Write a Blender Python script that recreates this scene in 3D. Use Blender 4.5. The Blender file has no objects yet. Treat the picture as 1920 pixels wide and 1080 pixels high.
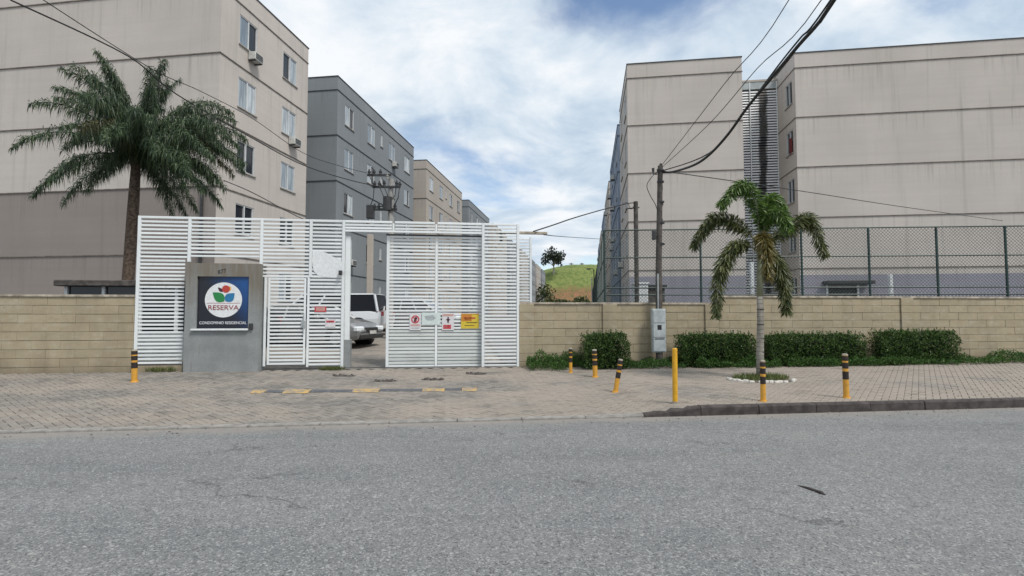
import bpy, math, random
from mathutils import Vector, Matrix, noise
random.seed(7)
R = math.radians
S = bpy.context.scene
C = S.collection
EYE = 1.6
PITCH = R(2.73)
F = 985.0
# ------------------------------------------------------------------ camera
cd = bpy.data.cameras.new('camera'); cam = bpy.data.objects.new('camera', cd); C.objects.link(cam)
cam.location = (0, 0, EYE); cam.rotation_euler = (R(90) + PITCH, 0, 0)
cd.sensor_width = 36; cd.lens = F / 1920 * 36; cd.clip_end = 3000; cd.clip_start = 0.05
S.camera = cam
# ------------------------------------------------------------------ light
SUN_EL, SUN_AZ = 56, 134         # azimuth clockwise from +Y (the viewing direction)
w = bpy.data.worlds.new('World'); S.world = w; w.use_nodes = True
nt = w.node_tree; N = nt.nodes; L = nt.links
for n in list(N): N.remove(n)
def wn(t, **k):
    n = N.new(t)
    for a, b in k.items(): setattr(n, a, b)
    return n
def wmath(op, a, b=None, clamp=False):
    n = wn('ShaderNodeMath', operation=op, use_clamp=clamp)
    for i, v in enumerate((a, b)):
        if v is None: continue
        if isinstance(v, (int, float)): n.inputs[i].default_value = v
        else: L.new(v, n.inputs[i])
    return n.outputs[0]
wo = wn('ShaderNodeOutputWorld'); bg = wn('ShaderNodeBackground')
sky = wn('ShaderNodeTexSky', sky_type='NISHITA', sun_disc=False, sun_elevation=R(SUN_EL), sun_rotation=R(SUN_AZ))
sky.air_density = 1.0; sky.dust_density = 0.6
skym = wn('ShaderNodeVectorMath', operation='SCALE'); L.new(sky.outputs[0], skym.inputs[0]); skym.inputs['Scale'].default_value = 0.13
tc = wn('ShaderNodeTexCoord'); sep = wn('ShaderNodeSeparateXYZ'); L.new(tc.outputs['Generated'], sep.inputs[0])
zz = wmath('ADD', wmath('MAXIMUM', sep.outputs[2], 0.0), 0.22)
cx = wmath('DIVIDE', sep.outputs[0], zz); cy = wmath('DIVIDE', sep.outputs[1], zz)
comb = wn('ShaderNodeCombineXYZ'); L.new(cx, comb.inputs[0]); L.new(cy, comb.inputs[1]); comb.inputs[2].default_value = 3.1
n1 = wn('ShaderNodeTexNoise'); L.new(comb.outputs[0], n1.inputs['Vector']); n1.inputs['Scale'].default_value = 1.15; n1.inputs['Detail'].default_value = 9; n1.inputs['Roughness'].default_value = 0.56; n1.inputs['Distortion'].default_value = 0.35
n2 = wn('ShaderNodeTexNoise'); L.new(comb.outputs[0], n2.inputs['Vector']); n2.inputs['Scale'].default_value = 2.6; n2.inputs['Detail'].default_value = 8; n2.inputs['Roughness'].default_value = 0.58; n2.inputs['Distortion'].default_value = 0.4
# a break in the cloud, up and to the right of the view
def gap(v, wid, amp):
    d = wn('ShaderNodeVectorMath', operation='DISTANCE'); L.new(comb.outputs[0], d.inputs[0]); d.inputs[1].default_value = (v[0], v[1], 3.1)
    e = wmath('MULTIPLY', wmath('SUBTRACT', 1.0, wmath('DIVIDE', d.outputs['Value'], wid), True), amp)
    return e
def skyp(px, py):
    a = (px - 960) / F; b = (540 - py) / F
    v = Vector((a, math.cos(PITCH) - b * math.sin(PITCH), math.sin(PITCH) + b * math.cos(PITCH))).normalized()
    k = max(v.z, 0) + 0.22
    return (v.x / k, v.y / k)
g = wmath('ADD', gap(skyp(1245, -15), 0.36, 0.28), gap(skyp(1130, 500), .9, 0.075))
g = wmath('ADD', g, gap(skyp(1660, 20), 0.3, 0.10))
dens = wmath('SUBTRACT', n1.outputs['Fac'], g)
mr = wn('ShaderNodeMapRange', interpolation_type='SMOOTHSTEP'); L.new(dens, mr.inputs[0]); mr.inputs[1].default_value = 0.27; mr.inputs[2].default_value = 0.45
cr = wn('ShaderNodeValToRGB'); L.new(n2.outputs['Fac'], cr.inputs[0])
cr.color_ramp.elements[0].position = 0.34; cr.color_ramp.elements[0].color = (0.40, 0.50, 0.61, 1)
cr.color_ramp.elements[1].position = 0.62; cr.color_ramp.elements[1].color = (0.75, 0.775, 0.80, 1)
e = cr.color_ramp.elements.new(0.47); e.color = (0.56, 0.635, 0.71, 1)
mx = wn('ShaderNodeMix', data_type='RGBA'); L.new(mr.outputs[0], mx.inputs[0]); L.new(skym.outputs[0], mx.inputs[6]); L.new(cr.outputs[0], mx.inputs[7])
L.new(mx.outputs[2], bg.inputs[0]); bg.inputs[1].default_value = 1.0; L.new(bg.outputs[0], wo.inputs[0])
sd = bpy.data.lights.new('sun', 'SUN'); sun = bpy.data.objects.new('sun', sd); C.objects.link(sun)
sd.energy = 2.3; sd.angle = R(15); sd.color = (1.0, 0.95, 0.88)
sv = Vector((math.sin(R(SUN_AZ)) * math.cos(R(SUN_EL)), math.cos(R(SUN_AZ)) * math.cos(R(SUN_EL)), math.sin(R(SUN_EL))))
sun.rotation_euler = sv.to_track_quat('Z', 'Y').to_euler()
S.view_settings.view_transform = 'Standard'; S.view_settings.look = 'None'; S.view_settings.exposure = 0.32; S.view_settings.gamma = 1
S.view_settings.use_curve_mapping = False

# ------------------------------------------------------------------ coordinates of the place
SA, CA = math.sin(R(7.2)), math.cos(R(7.2))        # street direction
QA = R(-8.26)                                       # building fronts
def W(u, v, z=0.0): return Vector((CA * u - SA * v, SA * u + CA * v, z))
def UV(x, y): return (CA * x + SA * y, -SA * x + CA * y)
VE = 7.835
VG = 13.2
def sm(a, b, x):
    t = min(1, max(0, (x - a) / (b - a))); return t * t * (3 - 2 * t)
def GU(u, v):
    if v < VE: return 0.0
    e = 0.012 + 0.118 * sm(2.75, 3.9, u)
    if v <= VG: return e + (0.25 - e) * (v - VE) / (VG - VE)
    return min(0.97, 0.25 + (v - VG) * 0.0473)
def G(x, y): return GU(*UV(x, y))
def ray(px, py):
    a = (px - 960) / F; b = (540 - py) / F
    return Vector((a, math.cos(PITCH) - b * math.sin(PITCH), math.sin(PITCH) + b * math.cos(PITCH)))
def at(px, py, Y):
    d = ray(px, py); return Vector((0, 0, EYE)) + d * (Y / d.y)
def gnd(px, py):
    d = ray(px, py); z = 0.0
    for _ in range(60):
        t = (z - EYE) / d.z; z = z * 0.5 + 0.5 * G(d.x * t, d.y * t)
    t = (z - EYE) / d.z
    return Vector((d.x * t, d.y * t, z))
def pl(px, py, v=VG):
    d = ray(px, py); t = v / (-SA * d.x + CA * d.y)
    return t * (CA * d.x + SA * d.y), EYE + t * d.z      # (u, z) on the vertical plane v

# ------------------------------------------------------------------ mesh helpers
class MB:
    def __init__(s): s.v = []; s.f = []; s.m = []
    def add(s, vs, fs, m=0):
        o = len(s.v); s.v += [tuple(p) for p in vs]; s.f += [tuple(i + o for i in f) for f in fs]; s.m += [m] * len(fs); return s
    def quad(s, a, b, c, d, m=0): return s.add([a, b, c, d], [(0, 1, 2, 3)], m)
    def box(s, x0, x1, y0, y1, z0, z1, m=0):
        return s.add([(x0, y0, z0), (x1, y0, z0), (x1, y1, z0), (x0, y1, z0), (x0, y0, z1), (x1, y0, z1), (x1, y1, z1), (x0, y1, z1)],
                     [(0, 3, 2, 1), (4, 5, 6, 7), (0, 1, 5, 4), (1, 2, 6, 5), (2, 3, 7, 6), (3, 0, 4, 7)], m)
    def bbox(s, x0, x1, y0, y1, z0, z1, b=0.01, m=0):      # box with chamfered edges
        vs = []; ix = {}
        for cxi, X in ((0, x0), (1, x1)):
            for cyi, Y in ((0, y0), (1, y1)):
                for czi, Z in ((0, z0), (1, z1)):
                    sx, sy, sz = (1 - 2 * cxi) * b, (1 - 2 * cyi) * b, (1 - 2 * czi) * b
                    for a, p in enumerate(((X, Y + sy, Z + sz), (X + sx, Y, Z + sz), (X + sx, Y + sy, Z))):
                        ix[(cxi, cyi, czi, a)] = len(vs); vs.append(p)
        fs = []
        for i in (0, 1):
            fs.append([ix[(i, 0, 0, 0)], ix[(i, 1, 0, 0)], ix[(i, 1, 1, 0)], ix[(i, 0, 1, 0)]])
            fs.append([ix[(0, i, 0, 1)], ix[(1, i, 0, 1)], ix[(1, i, 1, 1)], ix[(0, i, 1, 1)]])
            fs.append([ix[(0, 0, i, 2)], ix[(1, 0, i, 2)], ix[(1, 1, i, 2)], ix[(0, 1, i, 2)]])
            for j in (0, 1):
                fs.append([ix[(i, j, 0, 0)], ix[(i, j, 1, 0)], ix[(i, j, 1, 1)], ix[(i, j, 0, 1)]])
                fs.append([ix[(i, 0, j, 0)], ix[(i, 1, j, 0)], ix[(i, 1, j, 2)], ix[(i, 0, j, 2)]])
                fs.append([ix[(0, i, j, 1)], ix[(1, i, j, 1)], ix[(1, i, j, 2)], ix[(0, i, j, 2)]])
                for k in (0, 1): fs.append([ix[(i, j, k, 0)], ix[(i, j, k, 1)], ix[(i, j, k, 2)]])
        c = Vector(((x0 + x1) / 2, (y0 + y1) / 2, (z0 + z1) / 2)); out = []
        for f in fs:
            p = [Vector(vs[q]) for q in f]; n = (p[1] - p[0]).cross(p[2] - p[0])
            ctr = sum(p, Vector()) / len(p)
            out.append(f if n.dot(ctr - c) > 0 else f[::-1])
        return s.add(vs, out, m)
    def tube(s, pts, r, n=8, m=0, cap=True):
        pts = [Vector(p) for p in pts]; rs = r if isinstance(r, (list, tuple)) else [r] * len(pts)
        o = len(s.v); up = None
        for i, p in enumerate(pts):
            t = (pts[min(i + 1, len(pts) - 1)] - pts[max(i - 1, 0)]).normalized()
            if up is None: up = Vector((0, 0, 1)) if abs(t.z) < .9 else Vector((1, 0, 0))
            a = t.cross(up).normalized(); b = a.cross(t).normalized()
            if abs(t.z) < .9: up = b
            for k in range(n):
                an = 2 * math.pi * k / n
                s.v.append(tuple(p + a * math.cos(an) * rs[i] + b * math.sin(an) * rs[i]))
        for i in range(len(pts) - 1):
            for k in range(n):
                k2 = (k + 1) % n
                s.f.append((o + i * n + k, o + i * n + k2, o + (i + 1) * n + k2, o + (i + 1) * n + k)); s.m.append(m)
        if cap:
            s.f.append(tuple(o + k for k in range(n))[::-1]); s.m.append(m)
            s.f.append(tuple(o + (len(pts) - 1) * n + k for k in range(n))); s.m.append(m)
        return s
    def build(s, name, mats, parent=None, smooth=False, link=True):
        me = bpy.data.meshes.new(name); me.from_pydata(s.v, [], s.f)
        if not isinstance(mats, (list, tuple)): mats = [mats]
        for m_ in mats: me.materials.append(m_)
        if len(mats) > 1: me.polygons.foreach_set('material_index', s.m)
        if smooth: me.polygons.foreach_set('use_smooth', [True] * len(me.polygons))
        me.update()
        return inst(name, me, parent) if link else me
def inst(name, me, parent=None, loc=None, rot=None):
    o = bpy.data.objects.new(name, me); C.objects.link(o)
    if parent is not None: o.parent = parent
    if loc is not None: o.location = loc
    if rot is not None: o.rotation_euler = rot
    return o
def tag(o, label=None, cat=None, group=None, kind=None):
    if label: o['label'] = label
    if cat: o['category'] = cat
    if group: o['group'] = group
    if kind: o['kind'] = kind
    return o
def thing(name, label, cat, loc=(0, 0, 0), rz=0.0, group=None):
    o = bpy.data.objects.new(name, None); C.objects.link(o); o.location = loc; o.rotation_euler = (0, 0, rz); o.empty_display_size = .2
    return tag(o, label, cat, group)
def disc(mb, c, ax, r, th, n=20, m=0):
    c = Vector(c); ax = Vector(ax).normalized(); mb.tube([c - ax * th / 2, c + ax * th / 2], r, n, m)
def text(body, size, m, parent, loc, rot, name='lettering', sx=1.0, ext=0.002):
    cu = bpy.data.curves.new(name, 'FONT'); cu.body = body; cu.size = size; cu.align_x = 'CENTER'; cu.extrude = ext
    tmp = bpy.data.objects.new(name + '_tmp', cu); C.objects.link(tmp)
    bpy.context.view_layer.update()
    me = bpy.data.meshes.new_from_object(tmp.evaluated_get(bpy.context.evaluated_depsgraph_get()))
    bpy.data.objects.remove(tmp); me.name = name; me.materials.clear(); me.materials.append(m)
    for v in me.vertices: v.co.x *= sx
    return inst(name, me, parent, loc, rot)

# ------------------------------------------------------------------ materials
MATS = {}
class NT:
    def __init__(s, name):
        s.m = bpy.data.materials.new(name); s.m.use_nodes = True; s.t = s.m.node_tree; s.N = s.t.nodes; s.L = s.t.links
        s.b = s.N['Principled BSDF']; s.b.inputs['Roughness'].default_value = .8
        s.tc = s.N.new('ShaderNodeTexCoord')
    def n(s, t, **k):
        x = s.N.new(t)
        for a, b in k.items():
            if a in ('Scale', 'Detail', 'Roughness', 'Distortion', 'Randomness'): x.inputs[a].default_value = b
            else: setattr(x, a, b)
        return x
    def coord(s, scale=(1, 1, 1), rot=(0, 0, 0), src='Object'):
        mp = s.n('ShaderNodeMapping'); mp.inputs['Scale'].default_value = scale; mp.inputs['Rotation'].default_value = rot
        s.L.new(s.tc.outputs[src], mp.inputs[0]); return mp.outputs[0]
    def world(s, scale=(1, 1, 1), rot=(0, 0, 0)):
        g_ = s.n('ShaderNodeNewGeometry'); mp = s.n('ShaderNodeMapping'); mp.inputs['Scale'].default_value = scale; mp.inputs['Rotation'].default_value = rot
        s.L.new(g_.outputs['Position'], mp.inputs[0]); return mp.outputs[0]
    def noise(s, co, sc, det=4, ro=.55, dist=0):
        x = s.n('ShaderNodeTexNoise', Scale=sc, Detail=det, Roughness=ro, Distortion=dist); s.L.new(co, x.inputs['Vector']); return x.outputs['Fac']
    def ramp(s, f, a, b, c0=0.0, c1=1.0):
        x = s.n('ShaderNodeMapRange', interpolation_type='SMOOTHSTEP'); s.L.new(f, x.inputs[0])
        for i, v in zip((1, 2, 3, 4), (a, b, c0, c1)): x.inputs[i].default_value = v
        return x.outputs[0]
    def mix(s, f, a, b, mode='MIX'):
        x = s.n('ShaderNodeMix', data_type='RGBA', blend_type=mode)
        for i, v in ((0, f), (6, a), (7, b)):
            if isinstance(v, (int, float)): x.inputs[i].default_value = v
            elif isinstance(v, tuple): x.inputs[i].default_value = (*v, 1) if len(v) == 3 else v
            else: s.L.new(v, x.inputs[i])
        return x.outputs[2]
    def math(s, op, a, b):
        x = s.n('ShaderNodeMath', operation=op)
        for i, v in ((0, a), (1, b)):
            if isinstance(v, (int, float)): x.inputs[i].default_value = v
            else: s.L.new(v, x.inputs[i])
        return x.outputs[0]
    def col(s, c):
        if isinstance(c, tuple): s.b.inputs['Base Color'].default_value = (*c, 1)
        else: s.L.new(c, s.b.inputs['Base Color'])
    def bump(s, f, st=.3, d=.01):
        x = s.n('ShaderNodeBump'); x.inputs['Strength'].default_value = st; x.inputs['Distance'].default_value = d
        s.L.new(f, x.inputs['Height']); s.L.new(x.outputs[0], s.b.inputs['Normal'])
    def rough(s, v):
        if isinstance(v, (int, float)): s.b.inputs['Roughness'].default_value = v
        else: s.L.new(v, s.b.inputs['Roughness'])
def mul(c, k): return tuple(x * k for x in c)
def plaster(name, c, streak=.5, panel=True):
    t = NT(name)
    big = t.noise(t.world((.25, .25, .25)), 1.0, 5)
    st = t.noise(t.world((1.6, 1.6, .07)), 1.5, 6, .6)
    hz = t.noise(t.world((.12, .12, 5.5)), 1.0, 3, .5)
    fine = t.noise(t.world(), 14, 4, .6)
    a = t.mix(t.ramp(big, .3, .7), mul(c, .92), mul(c, 1.06))
    a = t.mix(t.ramp(st, .52, .8, 0, streak), a, mul((c[0] * .95, c[1], c[2] * .98), .62))
    sk = t.noise(t.world((4.5, 4.5, .10)), 1.5, 5, .65)
    szf = t.n('ShaderNodeSeparateXYZ'); t.L.new(t.world(), szf.inputs[0]); fl = t.math('FRACT', t.math('DIVIDE', t.math('SUBTRACT', szf.outputs[2], 1.25), 2.7), 0)
    a = t.mix(t.math('MULTIPLY', t.ramp(fl, .45, .98), t.ramp(sk, .5, .78, 0, .75)), a, mul(c, .5))
    a = t.mix(t.ramp(hz, .35, .7, 0, .16), a, mul(c, .75))
    a = t.mix(t.ramp(fine, .3, .75, 0, .18), a, mul(c, .8))
    t.col(a); t.rough(.9); t.bump(fine, .25, .01); return t.m
def flat(name, c, ro=.6, var=.15, sc=6, metal=0.0, bump=0.0, world=False):
    t = NT(name); f = t.noise(t.world() if world else t.coord(), sc, 5, .6)
    t.col(t.mix(t.ramp(f, .3, .72), mul(c, 1 - var), mul(c, 1 + var * .5))); t.rough(ro); t.b.inputs['Metallic'].default_value = metal
    if bump: t.bump(f, bump, .01)
    return t.m
def leafmat(name, cols, tr=.0, ro=.45):
    t = NT(name); g_ = t.n('ShaderNodeNewGeometry'); r = t.n('ShaderNodeValToRGB'); t.L.new(g_.outputs['Random Per Island'], r.inputs[0])
    for i, c in enumerate(cols):
        e_ = r.color_ramp.elements[i] if i < 2 else r.color_ramp.elements.new(.99)
    for i, c in enumerate(cols):
        r.color_ramp.elements[i].position = i / (len(cols) - 1) * .98; r.color_ramp.elements[i].color = (*c, 1)
    t.col(r.outputs[0]); t.rough(ro)
    tl = t.n('ShaderNodeBsdfTranslucent'); t.L.new(r.outputs[0], tl.inputs[0]); ms = t.n('ShaderNodeMixShader'); ms.inputs[0].default_value = .3
    t.L.new(t.b.outputs[0], ms.inputs[1]); t.L.new(tl.outputs[0], ms.inputs[2]); t.L.new(ms.outputs[0], t.N['Material Output'].inputs[0])
    return t.m
M = {}
# asphalt
t = NT('asphalt')
sp = t.n('ShaderNodeTexVoronoi', Scale=105.0); t.L.new(t.coord(), sp.inputs['Vector']); bw = t.n('ShaderNodeSeparateColor'); t.L.new(sp.outputs['Color'], bw.inputs[0])
sp2 = t.n('ShaderNodeTexVoronoi', Scale=60.0); t.L.new(t.coord((1, 1, 1), (0, 0, .5)), sp2.inputs['Vector']); bw2 = t.n('ShaderNodeSeparateColor'); t.L.new(sp2.outputs['Color'], bw2.inputs[0])
big = t.noise(t.coord((.35, .8, 1), (0, 0, R(-7.2))), 1.0, 5, .6)
trk = t.noise(t.coord((.03, 1.3, 1), (0, 0, R(-7.2))), 1.0, 4, .6)
fine = t.noise(t.coord(), 90, 5, .7); mid = t.noise(t.coord(), 9, 5, .65)
c = t.mix(t.ramp(big, .32, .66), (.13, .135, .137), (.188, .188, .184))
c = t.mix(t.ramp(trk, .38, .62, 0, .55), c, (.195, .198, .2))
c = t.mix(t.ramp(bw.outputs[0], .72, .98, 0, .75), c, (.36, .36, .35))
c = t.mix(t.ramp(bw.outputs[1], .7, .95, 0, .75), c, (.055, .058, .062))
c = t.mix(t.ramp(bw2.outputs[0], .86, 1.0, 0, .55), c, (.4, .4, .38))
c = t.mix(t.ramp(bw2.outputs[1], .86, 1.0, 0, .6), c, (.04, .042, .045))
c = t.mix(t.ramp(mid, .45, .7, 0, .3), c, (.105, .108, .112))
ck = t.n('ShaderNodeTexVoronoi', feature='DISTANCE_TO_EDGE', Scale=.42); wv_ = t.n('ShaderNodeTexNoise', Scale=1.7, Detail=6, Roughness=.7); t.L.new(t.coord(), wv_.inputs['Vector'])
vm = t.n('ShaderNodeVectorMath', operation='MULTIPLY_ADD'); t.L.new(wv_.outputs['Color'], vm.inputs[0]); vm.inputs[1].default_value = (1.6, 1.6, 0); t.L.new(t.coord((1, 1.6, 1)), vm.inputs[2]); t.L.new(vm.outputs[0], ck.inputs['Vector'])
ckm = t.math('MULTIPLY', t.ramp(ck.outputs['Distance'], .012, .0, 0, 1), t.ramp(t.noise(t.coord((1, 1, 1)), .55, 3), .5, .62, 0, .75))
c = t.mix(ckm, c, (.05, .05, .05))
oil = t.noise(t.coord((.5, 1.2, 1)), .9, 7, .72); c = t.mix(t.ramp(oil, .55, .72, 0, .38), c, (.10, .102, .10)); c = t.mix(t.ramp(oil, .42, .26, 0, .4), c, (.225, .222, .212))
# dust along the gutter
sx = t.n('ShaderNodeSeparateXYZ'); t.L.new(t.coord((1, 1, 1), (0, 0, R(-7.2))), sx.inputs[0])
dn = t.noise(t.coord((.6, 2, 1)), 2.0, 6, .65)
dv = t.math('ADD', sx.outputs[1], t.math('MULTIPLY', dn, .9))
c = t.mix(t.ramp(dv, 7.75, 8.35, 0, .85), c, (.25, .225, .20))
t.col(c); t.rough(.88); t.bump(fine, .5, .006); M['asphalt'] = t.m
# pavers
def paver_mat(name, base, warm):
    t = NT(name); g_ = t.n('ShaderNodeNewGeometry'); oi = t.n('ShaderNodeObjectInfo')
    rnd = t.math('FRACT', t.math('ADD', g_.outputs['Random Per Island'], oi.outputs['Random']), 0)
    c = t.mix(rnd, mul(base, .72), mul(base, 1.2))
    bign = t.noise(t.world((.5, .8, 1)), 1.0, 6, .62)
    sxx = t.n('ShaderNodeSeparateXYZ'); t.L.new(t.world(), sxx.inputs[0]); bign = t.math('ADD', bign, t.math('MULTIPLY', t.ramp(sxx.outputs[0], -3, 4), .14))
    c = t.mix(t.ramp(bign, .35, .68, 0, .75), c, warm)
    st = t.noise(t.world((1, 1.6, 1)), 1.6, 6, .7)
    c = t.mix(t.ramp(st, .53, .7, 0, .65), c, mul(base, .5))
    fn = t.noise(t.world(), 45, 5, .7)
    c = t.mix(t.ramp(fn, .35, .75, 0, .35), c, mul(base, .6))
    t.col(c); t.rough(.92); t.bump(fn, .35, .005); return t.m
M['paver'] = paver_mat('paver_concrete', (.20, .186, .168), (.33, .28, .232))
t = NT('paving_sand'); f = t.noise(t.world(), 20, 5, .7); t.col(t.mix(f, (.07, .062, .052), (.15, .135, .115))); t.rough(.95); M['sand'] = t.m
M['soil'] = flat('ground_soil', (.2, .17, .13), .95, .3, 3, world=True)
M['yardc'] = flat('yard_concrete', (.16, .155, .15), .9, .25, 1.5, world=True)
M['cream'] = plaster('cream_plaster', (.525, .48, .44), .7)
M['cream2'] = plaster('cream_plaster_weathered', (.44, .395, .345), .45)
M['taupe'] = plaster('taupe_base_paint', (.27, .235, .215), .5)
M['lilac'] = plaster('lilac_grey_base_paint', (.27, .265, .31), .4)
M['grey'] = plaster('blue_grey_plaster', (.225, .245, .26), .4)
M['blue'] = plaster('pale_blue_plaster', (.17, .22, .30), .4)
M['band'] = flat('stained_shadow_ledge', (.19, .165, .145), .95, .4, 3, world=True)  # stain and the thin shadow line, both put into the ledge colour
M['bandg'] = flat('stained_shadow_ledge_grey', (.075, .08, .088), .95, .4, 3, world=True)
M['cap'] = flat('dark_roof_edging', (.06, .06, .06), .8, .4, 2)
M['alu'] = flat('white_window_frame', (.6, .62, .63), .45, .1)
t = NT('window_glass_pale'); oi = t.n('ShaderNodeObjectInfo'); nn = t.noise(t.coord((6, 6, .6)), 1.5, 3)
c = t.mix(oi.outputs['Random'], (.16, .21, .26), (.55, .6, .63)); c = t.mix(t.ramp(nn, .4, .6, 0, .55), c, (.12, .15, .18)); t.col(c); t.rough(.12); M['glassl'] = t.m  # pale sky reflection put into the pane colour, varied per pane
t = NT('window_glass_dark'); t.col((.02, .022, .027)); t.rough(.08); M['glassd'] = t.m
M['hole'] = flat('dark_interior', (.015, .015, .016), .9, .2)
M['sill'] = flat('stone_sill', (.33, .31, .28), .8, .3)
M['acw'] = flat('air_conditioner_casing', (.55, .55, .52), .5, .2)
M['dark'] = flat('dark_metal', (.035, .036, .038), .5, .3)
M['red'] = flat('red_cloth', (.16, .015, .015), .8, .4)
def whitepaint(name, c=(.77, .80, .81), dirt=.32):
    t = NT(name); oi = t.n('ShaderNodeObjectInfo')
    a = t.noise(t.world((1.3, 1.3, 3)), 1.2, 6, .65); b = t.noise(t.world((9, 9, 2.5)), 1.5, 5, .7)
    cc = t.mix(oi.outputs['Random'], mul(c, .9), c)
    cc = t.mix(t.ramp(a, .5, .75, 0, dirt), cc, mul((c[0], c[1] * .97, c[2] * .92), .6))
    cc = t.mix(t.ramp(b, .62, .78, 0, .5), cc, (.3, .25, .2)); t.col(cc); t.rough(.5); return t.m
M['white'] = whitepaint('white_painted_steel')
M['sheet'] = whitepaint('dirty_white_sheet', (.62, .65, .63), .6)
# sign column concrete
t = NT('stained_grey_render')
a = t.noise(t.coord((3.5, 3.5, .35)), 2.0, 5, .6); b = t.noise(t.coord(), 2.0, 6, .6); fn = t.noise(t.coord(), 30, 4, .6)
sz = t.n('ShaderNodeSeparateXYZ'); t.L.new(t.coord(), sz.inputs[0])
c = t.mix(t.ramp(b, .3, .7), (.21, .225, .225), (.28, .295, .295))
hgt = t.ramp(t.math('ADD', sz.outputs[2], t.math('MULTIPLY', a, .8)), 1.9, 2.9)
c = t.mix(t.math('MULTIPLY', hgt, t.ramp(a, .3, .6, .35, .95)), c, (.17, .145, .11))
c = t.mix(t.ramp(t.noise(t.coord((6, 6, .5)), 1.6, 5, .6), .6, .8, 0, .6), c, (.12, .11, .085))
c = t.mix(t.ramp(fn, .4, .75, 0, .3), c, (.14, .145, .14)); t.col(c); t.rough(.9); t.bump(fn, .25, .01); M['column'] = t.m
# block wall
t = NT('beige_block'); oi = t.n('ShaderNodeObjectInfo'); g_ = t.n('ShaderNodeNewGeometry')
base = (.385, .325, .22)
c = t.mix(oi.outputs['Random'], mul(base, .93), mul(base, 1.05))
a = t.noise(t.world((1.2, 1.2, .25)), 1.4, 6, .65); b = t.noise(t.world((1, 1, 6)), 1.2, 4, .6); fn = t.noise(t.world(), 60, 5, .7)
pa = t.noise(t.world((2.5, 2.5, 5)), 1.3, 6, .7); c = t.mix(t.ramp(a, .42, .72, 0, .6), c, (.25, .21, .15)); c = t.mix(t.ramp(b, .5, .7, 0, .35), c, (.33, .3, .22)); c = t.mix(t.ramp(pa, .5, .72, 0, .55), c, (.47, .43, .35)); c = t.mix(t.ramp(pa, .5, .3, 0, .35), c, (.23, .19, .13))
c = t.mix(t.ramp(fn, .35, .8, 0, .4), c, (.2, .165, .11))
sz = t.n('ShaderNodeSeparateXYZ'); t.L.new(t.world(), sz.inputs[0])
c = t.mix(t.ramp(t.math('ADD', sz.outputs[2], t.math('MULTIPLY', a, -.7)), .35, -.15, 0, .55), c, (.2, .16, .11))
t.col(c); t.rough(.93); t.bump(fn, .5, .006); M['block'] = t.m
M['mortar'] = flat('wall_mortar', (.19, .155, .105), .95, .3, 20, world=True)
M['cope'] = flat('wall_coping', (.42, .37, .3), .9, .45, 5, world=True)
M['kerb'] = flat('dark_kerb_concrete', (.065, .055, .052), .92, .5, 7, world=True, bump=.4)  # dark brown concrete for the raised kerb stones
M['kerbl'] = flat('pale_edging_concrete', (.27, .255, .235), .92, .3, 7, world=True, bump=.4)
M['green'] = flat('dark_green_painted_steel', (.02, .05, .045), .5, .3)
M['wire'] = flat('mesh_wire', (.09, .11, .10), .6, .2)
M['trunk'] = flat('palm_trunk_bark', (.27, .25, .21), .95, .45, 9, bump=.6)
t = NT('ringed_palm_trunk'); sz = t.n('ShaderNodeSeparateXYZ'); t.L.new(t.coord(), sz.inputs[0]); f = t.noise(t.coord((9, 9, 9)), 1, 5, .7); rg = t.math('FRACT', t.math('ADD', t.math('MULTIPLY', sz.outputs[2], 11.0), t.math('MULTIPLY', f, .5)), 0); c = t.mix(t.ramp(f, .3, .7), (.2, .185, .155), (.33, .31, .27)); c = t.mix(t.ramp(rg, .78, .95, 0, .75), c, (.09, .08, .065)); t.col(c); t.rough(.95); t.bump(rg, .4, .01); M['ring'] = t.m
M['trunkb'] = flat('brown_palm_bark', (.12, .085, .062), .95, .7, 14, bump=.8)
M['shaft'] = flat('green_crownshaft', (.24, .26, .17), .7, .3, 5)
M['pole'] = flat('weathered_pole', (.095, .085, .078), .95, .45, 7, bump=.4)
M['polec'] = flat('concrete_pole', (.36, .35, .33), .9, .25, 5)
M['boxm'] = flat('pale_grey_cabinet', (.40, .44, .45), .55, .25, 4)
M['foxg'] = leafmat('palm_leaflets_green', [(.03, .06, .014), (.08, .16, .028), (.2, .3, .07)])
M['foxo'] = leafmat('palm_leaflets_olive', [(.035, .05, .015), (.085, .11, .035), (.21, .22, .09)])
M['foxy'] = leafmat('palm_leaflets_yellowing', [(.06, .06, .015), (.15, .13, .03), (.2, .15, .05)])
M['queen'] = leafmat('dark_palm_leaflets', [(.014, .032, .016), (.04, .078, .034), (.13, .18, .085)], ro=.5)
M['queeny'] = leafmat('olive_palm_leaflets', [(.03, .035, .012), (.07, .075, .025), (.12, .10, .03)])
M['hedge'] = leafmat('hedge_leaves', [(.012, .03, .01), (.04, .095, .02), (.15, .23, .06)])
M['hedgec'] = flat('hedge_twigs', (.012, .018, .008), .95, .3)
M['cover'] = leafmat('ground_cover_leaves', [(.02, .055, .012), (.06, .14, .028), (.13, .24, .06)])
M['tuft'] = leafmat('grass_blades', [(.05, .09, .02), (.11, .15, .04), (.22, .22, .09)])
M['farleaf'] = leafmat('far_tree_leaves', [(.012, .02, .014), (.02, .035, .02), (.04, .055, .03)])
M['bush'] = leafmat('scrub_leaves', [(.02, .04, .012), (.05, .08, .02), (.12, .12, .04)])
t = NT('yellow_bollard_paint'); a = t.noise(t.world(), 22, 5, .7); c = t.mix(t.ramp(a, .5, .72, 0, .7), (.62, .31, .035), (.3, .17, .06)); t.col(c); t.rough(.6); M['yel'] = t.m
M['yels'] = flat('fresh_yellow_paint', (.68, .36, .015), .5, .15, 8)
M['blk'] = flat('black_stripe_paint', (.022, .015, .012), .6, .4, 18)
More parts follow.
